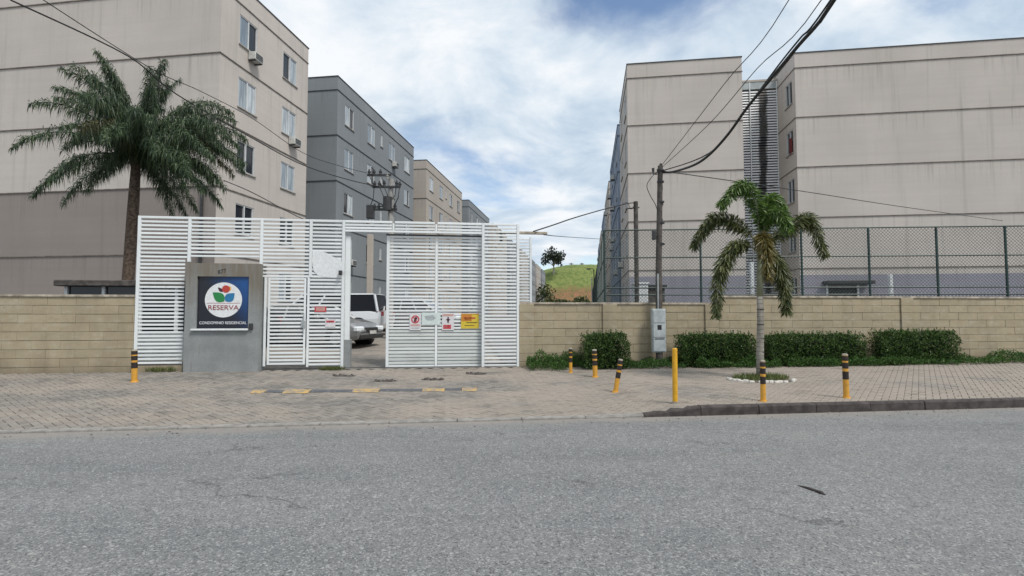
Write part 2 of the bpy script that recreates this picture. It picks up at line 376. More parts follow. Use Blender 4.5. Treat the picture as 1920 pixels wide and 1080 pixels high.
M['boltop'] = flat('bare_bollard_top', (.36, .33, .27), .9, .4, 20)
t = NT('worn_yellow_strip'); a = t.noise(t.world(), 9, 6, .75); c = t.mix(t.ramp(a, .38, .6), (.50, .32, .10), (.23, .2, .165)); t.col(c); t.rough(.8); M['bumpy'] = t.m
t = NT('worn_black_strip'); a = t.noise(t.world(), 9, 6, .75); c = t.mix(t.ramp(a, .5, .75), (.085, .09, .1), (.2, .19, .18)); t.col(c); t.rough(.85); M['bumpk'] = t.m
M['wstone'] = flat('white_washed_stone', (.62, .6, .55), .85, .35, 9, bump=.5)
M['cable'] = flat('black_cable', (.015, .015, .016), .6, .1)
M['paintw'] = flat('car_white_paint', (.72, .74, .76), .15, .04); M['paintw'].node_tree.nodes['Principled BSDF'].inputs['Coat Weight'].default_value = .6
M['paintg'] = flat('car_silver_paint', (.30, .30, .30), .3, .05, metal=.5); M['paintg'].node_tree.nodes['Principled BSDF'].inputs['Coat Weight'].default_value = .6
M['paintb'] = flat('car_dark_grey_paint', (.05, .055, .06), .25, .05, metal=.3)
M['tyre'] = flat('tyre_rubber', (.02, .02, .02), .9, .2); M['rim'] = flat('wheel_alloy', (.45, .45, .45), .3, .1, metal=.8)
M['lamp'] = flat('headlamp_glass', (.8, .83, .85), .08, .05); M['plast'] = flat('black_plastic', (.03, .03, .03), .6, .1)
M['tail'] = flat('red_lamp_glass', (.4, .01, .01), .15, .1)
# hill
t = NT('hill_grass_and_earth'); sz = t.n('ShaderNodeSeparateXYZ'); t.L.new(t.world(), sz.inputs[0])
a = t.noise(t.world((1, .6, 1)), .12, 6, .65); b = t.noise(t.world((1, .5, 1)), .6, 6, .7); fn = t.noise(t.world((1, .5, 1)), 1.6, 4, .7)
c = t.mix(t.ramp(b, .35, .65), (.085, .13, .028), (.17, .20, .055)); c = t.mix(t.ramp(fn, .5, .75, 0, .6), c, (.33, .33, .11)); c = t.mix(t.ramp(fn, .45, .25, 0, .7), c, (.05, .085, .018))
low = t.ramp(t.math('ADD', sz.outputs[2], t.math('MULTIPLY', a, 5)), 15.5, 11.5)
e1 = t.mix(t.ramp(b, .4, .6), (.27, .12, .065), (.15, .11, .045)); e1 = t.mix(t.ramp(fn, .48, .62, 0, .9), e1, (.07, .09, .025))
c = t.mix(low, c, e1); t.col(c); t.rough(.95); M['hill'] = t.m
# sign panel: navy print with a lighter blue glow printed on it
t = NT('navy_printed_panel'); g_ = t.n('ShaderNodeSeparateXYZ'); t.L.new(t.coord(), g_.inputs[0])
a = t.ramp(t.math('ADD', g_.outputs[0], t.math('MULTIPLY', g_.outputs[2], .7)), 1.95, 3.0); fn = t.noise(t.coord(), 25, 4, .6)
c = t.mix(a, (.012, .014, .022), (.008, .075, .26)); c = t.mix(t.ramp(fn, .5, .8, 0, .4), c, (.02, .025, .035)); t.col(c); t.rough(.3); M['navy'] = t.m
for k_, c_ in dict(pwhite=(.72, .74, .75), pgreen=(.02, .22, .06), pblue=(.02, .17, .36), pred=(.45, .05, .04), porange=(.75, .4, .12), ptext=(.3, .04, .05), plt=(.75, .76, .8),
                   signw=(.66, .64, .66), signr=(.5, .06, .07), signk=(.06, .015, .03), signy=(.62, .47, .04), signo=(.55, .2, .03), signp=(.55, .32, .28), ink=(.03, .03, .03), pale=(.6, .68, .66)).items():
    M[k_] = flat('print_' + k_[1:], c_, .5, .12, 20)

# ------------------------------------------------------------------ ground
def sheet(name, u0, u1, v0, v1, nu, nv, m, zf, parent=None):
    b = MB(); vs = []
    for j in range(nv + 1):
        for i in range(nu + 1):
            u = u0 + (u1 - u0) * i / nu; v = v0 + (v1 - v0) * j / nv; vs.append(W(u, v, zf(u, v)))
    fs = [(j * (nu + 1) + i, j * (nu + 1) + i + 1, (j + 1) * (nu + 1) + i + 1, (j + 1) * (nu + 1) + i) for j in range(nv) for i in range(nu)]
    b.add(vs, fs); return b.build(name, m, parent)
tag(sheet('ground', -700, 700, -500, 900, 8, 8, M['soil'], lambda u, v: -0.35), kind='structure')
tag(sheet('road', -120, 120, -3.0, VE + .004, 120, 20, M['asphalt'], lambda u, v: 0.0 + .02 * sm(7.835, 3.0, v) * sm(-3, 1.5, v)), kind='structure')
tag(sheet('pavement_opposite', -120, 120, -7.0, -3.0, 60, 4, M['sand'], lambda u, v: .12), kind='structure')
VP0 = VE + 0.16
base = sheet('pavement', -60, 60, VE + .02, VG, 240, 12, M['sand'], lambda u, v: GU(u, v) - .035); tag(base, kind='structure')
tag(sheet('yard', -60, 60, VG, 60, 120, 40, M['yardc'], lambda u, v: GU(u, v) - .012 - .35 * sm(30, 31, v) * 0), kind='structure')
tag(sheet('yard_far', -60, 60, 60, 260, 4, 10, M['yardc'], lambda u, v: .97 - .012), kind='structure')
# kerb and flush edging: stones 1 m long, children of the setting piece
kerb = MB().box(-62, -61, 0, .1, -.2, 0).build('kerb', M['kerb']); tag(kerb, kind='structure'); kerb.data.clear_geometry()
kmb = MB(); xx = -14.0
k = 0
while xx < 19:
    ln = .96 + random.uniform(-.05, .04); u0, u1 = xx, xx + ln
    h0, h1 = GU(u0, VE), GU(u1, VE); hi = (h0 + h1) / 2
    hgt0, hgt1 = h0 - .0, h1 - .0
    mm = M['kerb'] if xx > 2.6 else M['kerbl']
    b = MB(); d0 = random.uniform(-.006, .006); top = .012 + random.uniform(-.002, .002)
    d = .14; ch = .02 if xx > 1.5 else .006
    P = []
    for u, hh in ((u0 + .006, h0), (u1 - .006, h1)):
        P += [W(u, VE + d0, -.1), W(u, VE + d0 + .005, max(.004, hh - ch + top)), W(u, VE + d0 + ch + .005, hh + top + .004), W(u, VE + d, hh + top + .004), W(u, VE + d, -.1)]
    b.add(P, [(0, 5, 6, 1), (1, 6, 7, 2), (2, 7, 8, 3), (3, 8, 9, 4), (0, 1, 2, 3, 4), (9, 8, 7, 6, 5)])
    b.build('kerb_stone', mm, kerb); xx += ln
# pavers: herringbone on the ramp and running bond beyond, each one geometry
bricks = []
w_ = .1
U_SPLIT = 18.2
ca, sa = math.cos(R(45)), math.sin(R(45))
for i in range(-190, 190):
    for j in range(-190, 190):
        k = (i - j) % 4
        if k == 0: cx_, cy_, ang = (i + 1) * w_, (j + .5) * w_, 0
        elif k == 3: cx_, cy_, ang = (i + .5) * w_, (j + 1) * w_, 90
        else: continue
        u = cx_ * ca - cy_ * sa; v = cx_ * sa + cy_ * ca + 0.0
        v += 9.0
        if -13.5 < u < U_SPLIT and VE + .115 < v < VG - .08: bricks.append((u, v, ang + 45))
row = 0; v = VP0 + .05
while v < VG - .05:
    u = U_SPLIT + .1 + (row % 2) * .1
    while u < 17: bricks.append((u, v, 0)); u += .2
    v += .1; row += 1
def brick_pts(u, v, a, dz, hl=.096, hw=.0465, ch=.006):
    ca_, sa_ = math.cos(R(a)), math.sin(R(a)); out = []
    for lvl, ins in ((-.04, 0), (-.004, 0), (0, ch)):
        for sx_, sy_ in ((-1, -1), (1, -1), (1, 1), (-1, 1)):
            lx, ly = sx_ * (hl - ins), sy_ * (hw - ins)
            uu, vv = u + lx * ca_ - ly * sa_, v + lx * sa_ + ly * ca_
            out.append(W(uu, vv, GU(uu, vv) + dz + lvl))
    return out
BF = [(8, 9, 10, 11)] + [(a, (a + 1) % 4, 4 + (a + 1) % 4, 4 + a) for a in range(4)] + [(4 + a, 4 + (a + 1) % 4, 8 + (a + 1) % 4, 8 + a) for a in range(4)]
bricks.sort(key=lambda b_: W(b_[0], b_[1]).length)
pm = MB()
bme = None
bl = MB()
loc0 = []
for lvl, ins in ((-.04, 0), (-.004, 0), (0, .006)):
    for sx_, sy_ in ((-1, -1), (1, -1), (1, 1), (-1, 1)): loc0.append((sx_ * (.096 - ins), sy_ * (.0465 - ins), lvl))
bl.add(loc0, BF); bme = bl.build('paver', M['paver'], link=False)
for n_, (u, v, a) in enumerate(bricks):
    dz = random.uniform(-.003, .003) + .004 * noise.noise(Vector((u * .7, v * .7, 0)))
    if n_ < 300:
        o = inst('paver', bme, base); p = W(u, v, GU(u, v) + dz)
        e_ = .05; dzu = (GU(u + e_, v) - GU(u, v)) / e_; dzv = (GU(u, v + e_) - GU(u, v)) / e_
        n3 = Vector((*(W(-dzu, -dzv).xy), 1)).normalized(); ang = R(a) + R(7.2)
        xa = Vector((math.cos(ang), math.sin(ang), 0)); xa = (xa - n3 * xa.dot(n3)).normalized(); ya = n3.cross(xa)
        o.matrix_local = Matrix.Translation(p) @ Matrix((xa, ya, n3)).transposed().to_4x4()
    else: pm.add(brick_pts(u, v, a, dz), BF)
tag(pm.build('paver_field', M['paver'], base), kind='stuff')
# driveway pavers behind the gate opening
dm = MB(); v = VG + .25
while v < 24:
    u = -7.0 + (round(v * 10) % 2) * .1
    while u < 1.5: dm.add(brick_pts(u, v, 0, random.uniform(-.003, .003)), BF); u += .2
    v += .1
dw = sheet('driveway', -7.2, 1.6, VG + .16, 24, 4, 10, M['sand'], lambda u, v: GU(u, v) - .008); tag(dw, kind='structure')
tag(dm.build('paver_field', M['paver'], dw), kind='stuff')

# ------------------------------------------------------------------ hill
hb = MB(); nx, ny = 120, 40
for j in range(ny + 1):
    for i in range(nx + 1):
        x = -60 + 180 * i / nx; y = 180 + 130 * j / ny
        tt = (y - 180) / 130
        prof = sm(0, .32, tt) * (1 - .25 * sm(.5, 1, tt))
        cxp = math.exp(-((x - 33) / 42) ** 2)
        z = .6 + prof * 21.5 * (.62 + .38 * cxp) + 1.0 * noise.noise(Vector((x * .05, y * .05, 1))) * prof * 1.5 + .25 * noise.noise(Vector((x * .4, y * .4, 1)))
        hb.v.append((x, y, z))
for j in range(ny):
    for i in range(nx):
        a = j * (nx + 1) + i; hb.f.append((a, a + 1, a + nx + 2, a + nx + 1)); hb.m.append(0)
hill = hb.build('hill', M['hill'], smooth=True); tag(hill, kind='structure')

# ------------------------------------------------------------------ foliage helpers
def rv(): 
    while True:
        p = Vector((random.uniform(-1, 1), random.uniform(-1, 1), random.uniform(-1, 1)))
        if .05 < p.length < 1: return p
def leaf(mb, p, d, nrm, ln, wd, m=0):
    s_ = d.cross(nrm)
    if s_.length < 1e-4: s_ = Vector((1, 0, 0))
    s_ = s_.normalized() * wd / 2
    mb.add([p, p + d * ln * .45 + s_, p + d * ln, p + d * ln * .45 - s_], [(0, 1, 2, 3)], m)
def tree(name, label, loc, h, cr, trunk_h, nl, ls, m, group=None, cat='tree', flatness=.8):
    t_ = thing(name, label, cat, loc, group=group)
    b = MB(); top = Vector((0, 0, trunk_h)); b.tube([(0, 0, -.3), (0.05 * h * .2, 0, trunk_h * .6), top], [h * .035, h * .026, h * .02], 7)
    cl = []
    for k_ in range(9):
        d = rv().normalized(); d.z = abs(d.z) * .8 + .1
        e_ = top + Vector((d.x * cr * .75, d.y * cr * .75, d.z * (h - trunk_h) * .8)); b.tube([top - Vector((0, 0, trunk_h * .15)), (top + e_) / 2 + rv() * cr * .1, e_], [h * .014, h * .009, h * .004], 5)
        cl.append(e_)
    b.build('trunk', M['trunk'], t_)
    c_ = MB()
    for k_ in range(nl):
        ce = random.choice(cl); q = rv(); p = ce + Vector((q.x * cr * .42, q.y * cr * .42, q.z * (h - trunk_h) * .26))
        leaf(c_, p, rv().normalized(), rv().normalized(), ls * random.uniform(.6, 1.3), ls * .6)
    c_.build('crown', m, t_); return t_
p = at(1038, 505, 205)
tree('hill_tree', 'lone dark tree standing on the crest of the green hill', (p.x, p.y, 17.0), 11, 4.6, 3.4, 900, 1.1, M['farleaf'])
for px_, lab, hh, rr in ((1024, 'scrubby bush at the foot of the hill beside the far grey block', 4.5, 4.2), (1046, 'low olive bush in front of the red earth bank', 3.6, 4.6), (1066, 'yellowish bush at the middle of the red earth bank', 3.2, 4.2), (1090, 'dark bush at the foot of the hill left of the white pipe', 4.0, 4.2)):
    p = at(px_, 560, 150); tree('bush', lab, (p.x, p.y, .9), hh * (2.1 if px_ < 1030 else 1.42), rr * .85, 1.6, 700, .75, M['bush'], 'bushes at the foot of the hill', 'bush')
for px_, lab in ((1071, 'short fence post on the hilltop, left of the other one'), (1091, 'short fence post on the hilltop nearer the lamp')):
    p = at(px_, 500, 222); b = MB().tube([(0, 0, -3), (0, 0, 1.6)], .25, 6); b.box(-.9, .9, -.1, .1, 1.0, 1.3); o = b.build('fence_post', M['pole']); o.location = p; tag(o, lab, 'post', 'fence posts on the hill')
p = at(1114, 560, 60)
lp = thing('street_lamp', 'thin street lamp with a short arm in front of the hill beside the green fence', 'street lamp', (p.x, p.y, .96))
MB().tube([(0, 0, 0), (0, 0, 5.6)], .06, 8).build('pole', M['pole'], lp)
MB().tube([(0, 0, 5.55), (-.15, 0, 5.72), (-.55, 0, 5.74)], .04, 6).build('arm', M['pole'], lp)
MB().bbox(-.85, -.4, -.1, .1, 5.62, 5.74, .02).build('lamp_head', M['dark'], lp)
for px_, y0, lab in ((1110, 521, 'taller white pipe standing in front of the red earth bank'), (1120, 539, 'shorter pinkish pipe right beside the green fence corner')):
    p = at(px_, 560, 50 if px_ == 1110 else 45); q = at(px_, y0, p.y)
    b = MB().tube([(0, 0, 0), (0, 0, q.z - .96)], .055, 8); b.tube([(0, 0, q.z - .96), (0, 0, q.z - .9)], .08, 8); b.tube([(0, 0, 0), (0, 0, .35)], .09, 8)
    o = b.build('vent_pipe', M['acw']); o.location = (p.x, p.y, .95); tag(o, lab, 'pipe')

# ------------------------------------------------------------------ apartment blocks
ZB = [14.75, 12.05, 9.35, 6.65, 3.95]; ZP = 15.55; ZG = .9; ZL = 1.25
def wall_open(mb, org, ux, L_, z0, z1, opens, zones, nrm, rev=.13):
    """wall in the plane org + ux*s, with real openings; zones = [(z_from, material index)]"""
    xs = sorted({0, L_, *[o[0] for o in opens], *[o[1] for o in opens]}); zs = sorted({z0, z1, *[o[2] for o in opens], *[o[3] for o in opens], *[z[0] for z in zones if z0 < z[0] < z1]})
    P = lambda s_, z_, d=0: Vector(org) + Vector(ux) * s_ + Vector((0, 0, z_)) - Vector(nrm) * d
    for a, b in zip(xs, xs[1:]):
        for c_, d_ in zip(zs, zs[1:]):
            mx_, mz_ = (a + b) / 2, (c_ + d_) / 2
            if any(o[0] < mx_ < o[1] and o[2] < mz_ < o[3] for o in opens): continue
            mi = 0
            for zf, i_ in zones:
                if mz_ > zf: mi = i_
            mb.quad(P(a, c_), P(b, c_), P(b, d_), P(a, d_), mi)
    for a, b, c_, d_ in opens:
        mb.quad(P(a, c_), P(a, c_, rev), P(a, d_, rev), P(a, d_)); mb.quad(P(b, c_), P(b, d_), P(b, d_, rev), P(b, c_, rev))
        mb.quad(P(a, c_), P(b, c_), P(b, c_, rev), P(a, c_, rev)); mb.quad(P(a, d_), P(a, d_, rev), P(b, d_, rev), P(b, d_))
        mb.quad(P(a, c_, rev + .02), P(b, c_, rev + .02), P(b, d_, rev + .02), P(a, d_, rev + .02), 2)
# window meshes, local: x along the wall, y out of the wall (towards -y), z up, origin at lower left
def wmesh(wd, ht):
    f = MB(); e_ = .045
    f.box(0, wd, .02, .09, 0, e_); f.box(0, wd, .02, .09, ht - e_, ht); f.box(0, e_, .02, .09, e_, ht - e_); f.box(wd - e_, wd, .02, .09, e_, ht - e_); f.box(wd / 2 - .03, wd / 2 + .03, .012, .085, e_, ht - e_)
    fm = f.build('window', M['alu'], link=False)
    p = MB().box(.05, wd / 2 - .035, .045, .052, .05, ht - .05).build('pane', M['glassl'], link=False)
    p2 = MB().box(wd / 2 + .035, wd - .05, .055, .062, .05, ht - .05).build('pane', M['glassl'], link=False)
    p3 = MB().box(wd / 2 + .035, wd - .05, .075, .08, .05, ht - .05).build('pane', M['glassd'], link=False)
    p4 = MB().box(.05, wd / 2 - .035, .075, .08, .05, ht - .05).build('pane', M['glassd'], link=False)
    s_ = MB().bbox(-.06, wd + .06, -.06, .02, -.06, -.002, .008).build('sill', M['sill'], link=False)
    return fm, p, p2, p3, p4, s_
WM = wmesh(1.2, 1.28); WS = wmesh(.4, .85)
_ac = MB(); _ac.bbox(0, .58, -.36, -.02, 0, .34, .02)
for i_ in range(5): _ac.box(.05, .53, -.37, -.36, .05 + i_ * .055, .08 + i_ * .055, 1)
_ac.box(.05, .1, -.34, .0, -.05, -.002, 1); _ac.box(.48, .53, -.34, .0, -.05, -.002, 1)
ACM = _ac.build('air_conditioner', [M['acw'], M['dark']], link=False)
def window(root, loc, rz, md=WM, state=0, ac=False):
    wn_ = inst('window', md[0], root, loc, (0, 0, rz))
    if state == 0: inst('pane', md[1], wn_); inst('pane', md[2], wn_)
    elif state == 1: inst('pane', md[1], wn_); inst('pane', md[3], wn_)
    elif state == 2: inst('pane', md[4], wn_); inst('pane', md[2], wn_)
    else: inst('pane', md[3], wn_); inst('pane', md[4], wn_)
    inst('sill', md[5], wn_)
    if ac: inst('air_conditioner', ACM, wn_, (.55, 0, -.42))
COLS = [1.0, 4.3, 8.1, 11.4]
def block(x, y, label, m, mband, length, width, side, zones_front=None, cols=COLS, slit=True, group='apartment blocks in the left row', acs={}, states={}, front_open=[], wing_back=True):
    """x, y = near corner on the driveway side; side=+1: windowed face looks right (body extends left), -1: looks left (body extends right)"""
    t_ = thing('apartment_block', label, 'apartment block', (x, y, 0), QA, group)
    x0, x1 = (-width, 0) if side > 0 else (0, width)
    xs_ = x1 if side > 0 else x0
    opens = []; wins = []
    for fl, zb in enumerate(ZB[1:] + [ZL]):
        for ci, s_ in enumerate(cols): opens.append((s_, s_ + 1.2, zb + .97, zb + 2.25)); wins.append((s_, zb + .97, WM, fl, ci))
        if slit and length > 8: opens.append((6.5, 6.9, zb + 1.4, zb + 2.25)); wins.append((6.5, zb + 1.4, WS, fl, 9))
    zf = zones_front or []
    b = MB(); nrm = (side, 0, 0)
    wall_open(b, (xs_, 0, 0), (0, 1, 0), length, ZG - .5, ZP, opens, [], nrm)
    b.build('side_wall', [m, m, M['hole']], t_)
    b = MB()
    xs2 = x0 if side > 0 else x1
    b.quad((xs2, 0, ZG - .5), (xs2, length, ZG - .5), (xs2, length, ZP), (xs2, 0, ZP)); b.quad((x0, length, ZG - .5), (x1, length, ZG - .5), (x1, length, ZP), (x0, length, ZP))
    b.build('rear_wall', m, t_)
    b = MB(); wall_open(b, (x0, 0, 0), (1, 0, 0), x1 - x0, ZG - .5, ZP, front_open, zf, (0, -1, 0)); b.build('front_wall', [m, M['taupe'] if zf and zf[0][1] == 1 else m, M['hole'], M['lilac']], t_)
    MB().box(x0 + .1, x1 - .1, .1, length - .1, ZP - .7, ZP - .6).build('roof', M['cap'], t_)
    c_ = MB(); c_.box(x0 - .03, x1 + .03, -.03, .12, ZP, ZP + .05); c_.box(x0 - .03, x1 + .03, length - .12, length + .03, ZP, ZP + .05)
    c_.box(x0 - .03, x0 + .12, .12, length - .12, ZP, ZP + .05); c_.box(x1 - .12, x1 + .03, .12, length - .12, ZP, ZP + .05); c_.build('parapet_cap', M['cap'], t_)
    for zb in ZB:
        c_ = MB(); c_.box(x0 - .035, x1 + .035, -.035, -.001, zb - .02, zb + .02)
        c_.box(xs_ + (.001 if side > 0 else -.035), xs_ + (.035 if side > 0 else -.001), 0, length, zb - .02, zb + .02); c_.build('ledge', mband, t_)
    for (s_, z_, md, fl, ci) in wins:
        st = states.get((fl, ci), random.choice([0, 0, 1, 2, 0, 3]) if ci != 9 else 3)
        if side > 0: window(t_, (xs_, s_, z_), R(90), md, st, acs.get((fl, ci), False))
        else: window(t_, (xs_, s_ + (1.2 if md is WM else .4), z_), R(-90), md, st, acs.get((fl, ci), random.random() < .25))
    return t_
A = block(-11.71, 20.6, 'nearest cream block on the left, behind the dark palm', M['cream'], M['band'], 6.62, 15, 1, zones_front=[(-5, 1), (6.65, 0)], cols=[1.15, 4.35], slit=False,
          acs={(0, 0): True, (1, 1): True}, states={(0, 0): 1, (0, 1): 2, (1, 0): 0, (1, 1): 0, (2, 0): 3, (2, 1): 0, (3, 0): 3, (3, 1): 3})
MB().tube([(-.55, -.09, 1), (-.55, -.09, 6.55)], .06, 8).build('drain_pipe', M['dark'], A)
nrow = ['blue grey block right behind the nearest cream one', 'cream block behind the blue grey one in the left row', 'fourth block of the left row, grey, its top just above the beam',
        'fifth block of the left row, cream, seen through the gate slats', 'sixth block of the left row, grey, seen through the gate slats', 'seventh block of the left row, cream',
        'eighth block of the left row, grey, at the right end of the slats', 'ninth block of the left row, cream, just right of the gate', 'last block of the left row, grey, beside the hill']
for i_ in range(9):
    d_ = 9.85 + 17.15 * i_ ; x = -11.71 + .1437 * d_ + .03; y = 20.6 + .9896 * d_
    g_ = i_ % 2 == 0
    block(x, y, nrow[i_], M['grey'] if g_ else M['cream2'], M['bandg'] if g_ else M['band'], 13.6, 11, 1, acs={(3, 0): True, (0, 2): True} if i_ == 0 else {(1, 1): True},
          states={(0, 0): 1, (0, 1): 0, (0, 2): 0, (0, 3): 0, (1, 0): 0, (1, 1): 1, (2, 0): 2, (2, 3): 2} if i_ == 0 else {})
# right row: the big block with two wings and a louvred stair between them
R1 = block(6.46, 28.9, 'large cream block at the right with two plain wings and a louvred stairwell', M['cream'], M['band'], 7.0, 6.12, -1, zones_front=[(-5, 3), (3.6, 0)], cols=[1.0, 4.3], slit=False, group='apartment blocks in the right row')
def right_wing():
    x0, x1 = 8.82, 24.0; b = MB()
    ops = [(z_ * 0 + .45, .45 + .95, zb + .97, zb + 2.25) for z_, zb in enumerate(ZB[1:] + [ZL])]
    wall_open(b, (x0, 0, 0), (0, 1, 0), 3.0, ZG - .5, ZP, ops, [], (-1, 0, 0)); b.build('side_wall', [M['cream'], M['cream'], M['hole']], R1)
    b = MB(); wall_open(b, (x0, 0, 0), (1, 0, 0), x1 - x0, ZG - .5, ZP, [(1.35, 2.75, ZG, 3.0)], [(-5, 3), (3.6, 0)], (0, -1, 0)); b.build('front_wall', [M['cream'], M['cream'], M['hole'], M['lilac']], R1)
    b = MB(); b.quad((x1, 0, .4), (x1, 13.6, .4), (x1, 13.6, ZP), (x1, 0, ZP)); b.quad((x0, 13.6, .4), (x1, 13.6, .4), (x1, 13.6, ZP), (x0, 13.6, ZP)); b.quad((x0, 3, .4), (x0, 13.6, .4), (x0, 13.6, ZP), (x0, 3, ZP)); b.build('rear_wall', M['cream'], R1)
    MB().box(x0 + .1, x1 - .1, .1, 13.5, ZP - .7, ZP - .6).build('roof', M['cap'], R1)
    c_ = MB(); c_.box(x0 - .03, x1 + .03, -.03, .12, ZP, ZP + .05); c_.box(x0 - .03, x0 + .12, .12, 13.5, ZP, ZP + .05); c_.build('parapet_cap', M['cap'], R1)
    for zb in ZB:
        c_ = MB(); c_.box(x0 - .035, x1 + .035, -.035, -.001, zb - .02, zb + .02); c_.box(x0 - .035, x0 - .001, 0, 2.66, zb - .02, zb + .02); c_.build('ledge', M['band'], R1)
    md = wmesh(.95, 1.28)
    for i_, zb in enumerate(ZB[1:] + [ZL]):
        window(R1, (x0, .45 + .95, zb + .97), R(-90), md, [3, 3, 3, 3, 3][i_])
        if i_ == 1:
            b = MB(); b.box(x0 - .06, x0 - .04, .5, .85, zb + .9, zb + 1.8); b.build('hanging_cloth', M['red'], R1)
    # stairwell recess: back wall, floors behind, louvre slats with two mullions
    b = MB(); b.quad((6.12, 4.6, .4), (8.82, 4.6, .4), (8.82, 4.6, ZP - .3), (6.12, 4.6, ZP - .3)); b.quad((6.12, 2.75, .4), (6.12, 4.6, .4), (6.12, 4.6, ZP - .3), (6.12, 2.75, ZP - .3))
    b.box(6.13, 8.81, 2.6, 4.55, ZP - .32, ZP - .2); b.build('stairwell_wall', M['cream2'], R1)
    for zb in ZB[1:]: MB().box(6.13, 8.81, 2.9, 4.55, zb - .12, zb + .03).build('landing', M['hole'], R1)
    for i_, zb in enumerate(ZB[2:] + [ZL]): 
        b = MB(); b.add([(7.3, 2.95, zb), (7.3, 3.9, zb), (8.6, 3.9, zb + 1.35), (8.6, 2.95, zb + 1.35), (7.3, 2.95, zb + .25), (7.3, 3.9, zb + .25), (8.6, 3.9, zb + 1.6), (8.6, 2.95, zb + 1.6)], [(0, 1, 2, 3), (4, 5, 6, 7), (0, 3, 7, 4), (0, 4, 5, 1), (2, 6, 7, 3)]); b.build('stair_flight', M['hole'], R1)
    MB().box(6.14, 8.8, 2.62, 2.78, ZP - .75, ZP - .33).build('louvre_head', M['boxm'], R1)
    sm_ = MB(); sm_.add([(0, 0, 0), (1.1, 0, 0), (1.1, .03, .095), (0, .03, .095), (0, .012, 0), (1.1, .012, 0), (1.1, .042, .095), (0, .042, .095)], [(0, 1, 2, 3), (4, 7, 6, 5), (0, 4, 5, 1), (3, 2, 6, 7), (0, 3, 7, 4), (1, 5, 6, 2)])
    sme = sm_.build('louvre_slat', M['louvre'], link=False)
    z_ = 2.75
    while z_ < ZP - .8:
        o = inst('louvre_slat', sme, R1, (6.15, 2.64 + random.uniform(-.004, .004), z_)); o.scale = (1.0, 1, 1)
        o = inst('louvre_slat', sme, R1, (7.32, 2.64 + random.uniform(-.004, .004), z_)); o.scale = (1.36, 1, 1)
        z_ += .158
    for xx_ in (6.12 + .001, 7.26, 8.8 - .045): MB().box(xx_, xx_ + .05, 2.6, 2.635, 2.6, ZP - .34).build('mullion', M['white'], R1)
    MB().bbox(9.9, 12.1, -.75, -.002, 3.08, 3.26, .02).build('door_canopy', M['dark'], R1)
    MB().box(10.17, 11.57, .06, .09, ZG, 2.98).build('entrance_door', M['dark'], R1)
    f_ = MB(); f_.box(10.08, 10.169, -.03, -.001, ZG, 3.05); f_.box(11.571, 11.66, -.03, -.001, ZG, 3.05); f_.build('door_frame', M['white'], R1)
    MB().bbox(7.9, 9.0, 1.7, 2.6, 3.3, 3.48, .02).build('door_canopy', M['dark'], R1)
t = NT('louvre_white_black_streak'); a = t.noise(t.world((1, 1, .22)), .9, 4, .6); sx = t.n('ShaderNodeSeparateXYZ'); t.L.new(t.world(), sx.inputs[0])
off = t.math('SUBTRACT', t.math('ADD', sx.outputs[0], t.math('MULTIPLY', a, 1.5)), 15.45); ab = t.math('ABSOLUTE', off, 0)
c = t.mix(t.ramp(ab, .16, .36, .96, 0), (.72, .74, .76), (.012, .012, .015)); t.col(c); t.rough(.55); M['louvre'] = t.m  # wavering near-black streak running down the white slats
right_wing()
rrow = ['pale blue block right behind the large cream one on the right', 'cream block third in the right row', 'pale blue block fourth in the right row', 'cream block fifth in the right row', 'pale blue block last in the right row']
for i_ in range(5):
    d_ = 9.6 + 16.9 * i_; x = 6.46 + .1437 * d_; y = 28.9 + .9896 * d_; g_ = i_ % 2 == 0
    block(x, y, rrow[i_], M['blue'] if g_ else M['cream2'], M['bandg'] if g_ else M['band'], 13.6, 9, -1, group='apartment blocks in the right row')

# ------------------------------------------------------------------ white slatted fence and gates
u0g, _ = pl(262, 690); zr = .25
GL = W(0, VG, 0)
def gthing(name, label, cat, u, v=VG, z=0.0, group=None): return thing(name, label, cat, W(u, v, z), R(7.2), group)
fence = gthing('slatted_fence', 'white slatted steel fence round the pedestrian gate and over the driveway', 'fence', u0g)
SLH, PIT = .047, .0885
smesh = {}
def slat(parent, ua, ub, z, y=0.0, m='white', name='slat', h=SLH, tilt=True):
    key = (round(ub - ua, 2), m, h)
    if key not in smesh:
        L_ = key[0]; smesh[key] = MB().bbox(0, L_, -.012, .012, 0, h, .004).build(name, M[m], link=False)
    o = inst(name, smesh[key], parent, (ua, y + random.uniform(-.002, .002), z + random.uniform(-.0025, .0025)))
    if tilt: o.rotation_euler = (random.uniform(-.06, .06), random.uniform(-.0016, .0016), 0)
    return o
def fill(parent, ua, ub, za, zb, y=0.0, pit=PIT, m='white', h=SLH):
    n_ = max(1, round((zb - za) / pit)); p_ = (zb - za) / n_
    for k_ in range(n_): slat(parent, ua, ub, za + (k_ + .5) * p_ - h / 2, y, m, h=h)
def post(parent, u, za, zb, wd=.06, y=0.0, m='white', name='post'):
    MB().bbox(u - wd / 2, u + wd / 2, y - wd / 2, y + wd / 2, za, zb, .005).build(name, M[m], parent)
def U(px, py=550, v=VG): return pl(px, py, v)[0] - u0g
ztop = pl(600, 412)[1]; zbase = pl(640, 688)[1]
Z = lambda px, py, v=VG: pl(px, py, v)[1]
zc = Z(420, 488)                       # above the sign column
pA, pB, pC, pD, pE = U(262, 410) + .01, U(357, 410), U(492, 410), U(584, 412), U(645, 415)
pH, pI = U(906, 420), U(971, 422)
zb1 = Z(300, 684)
for u_, a, b in ((pA, zb1, ztop), (pB, zc - .05, ztop), (pC, Z(492, 687), ztop), (pD, Z(584, 520), ztop), (pE, zbase - .06, ztop), (pH, Z(906, 690), ztop), (pI, Z(970, 690), ztop)): post(fence, u_, a, b, .065)
post(fence, pC + .11, Z(492, 687), Z(492, 520), .05)
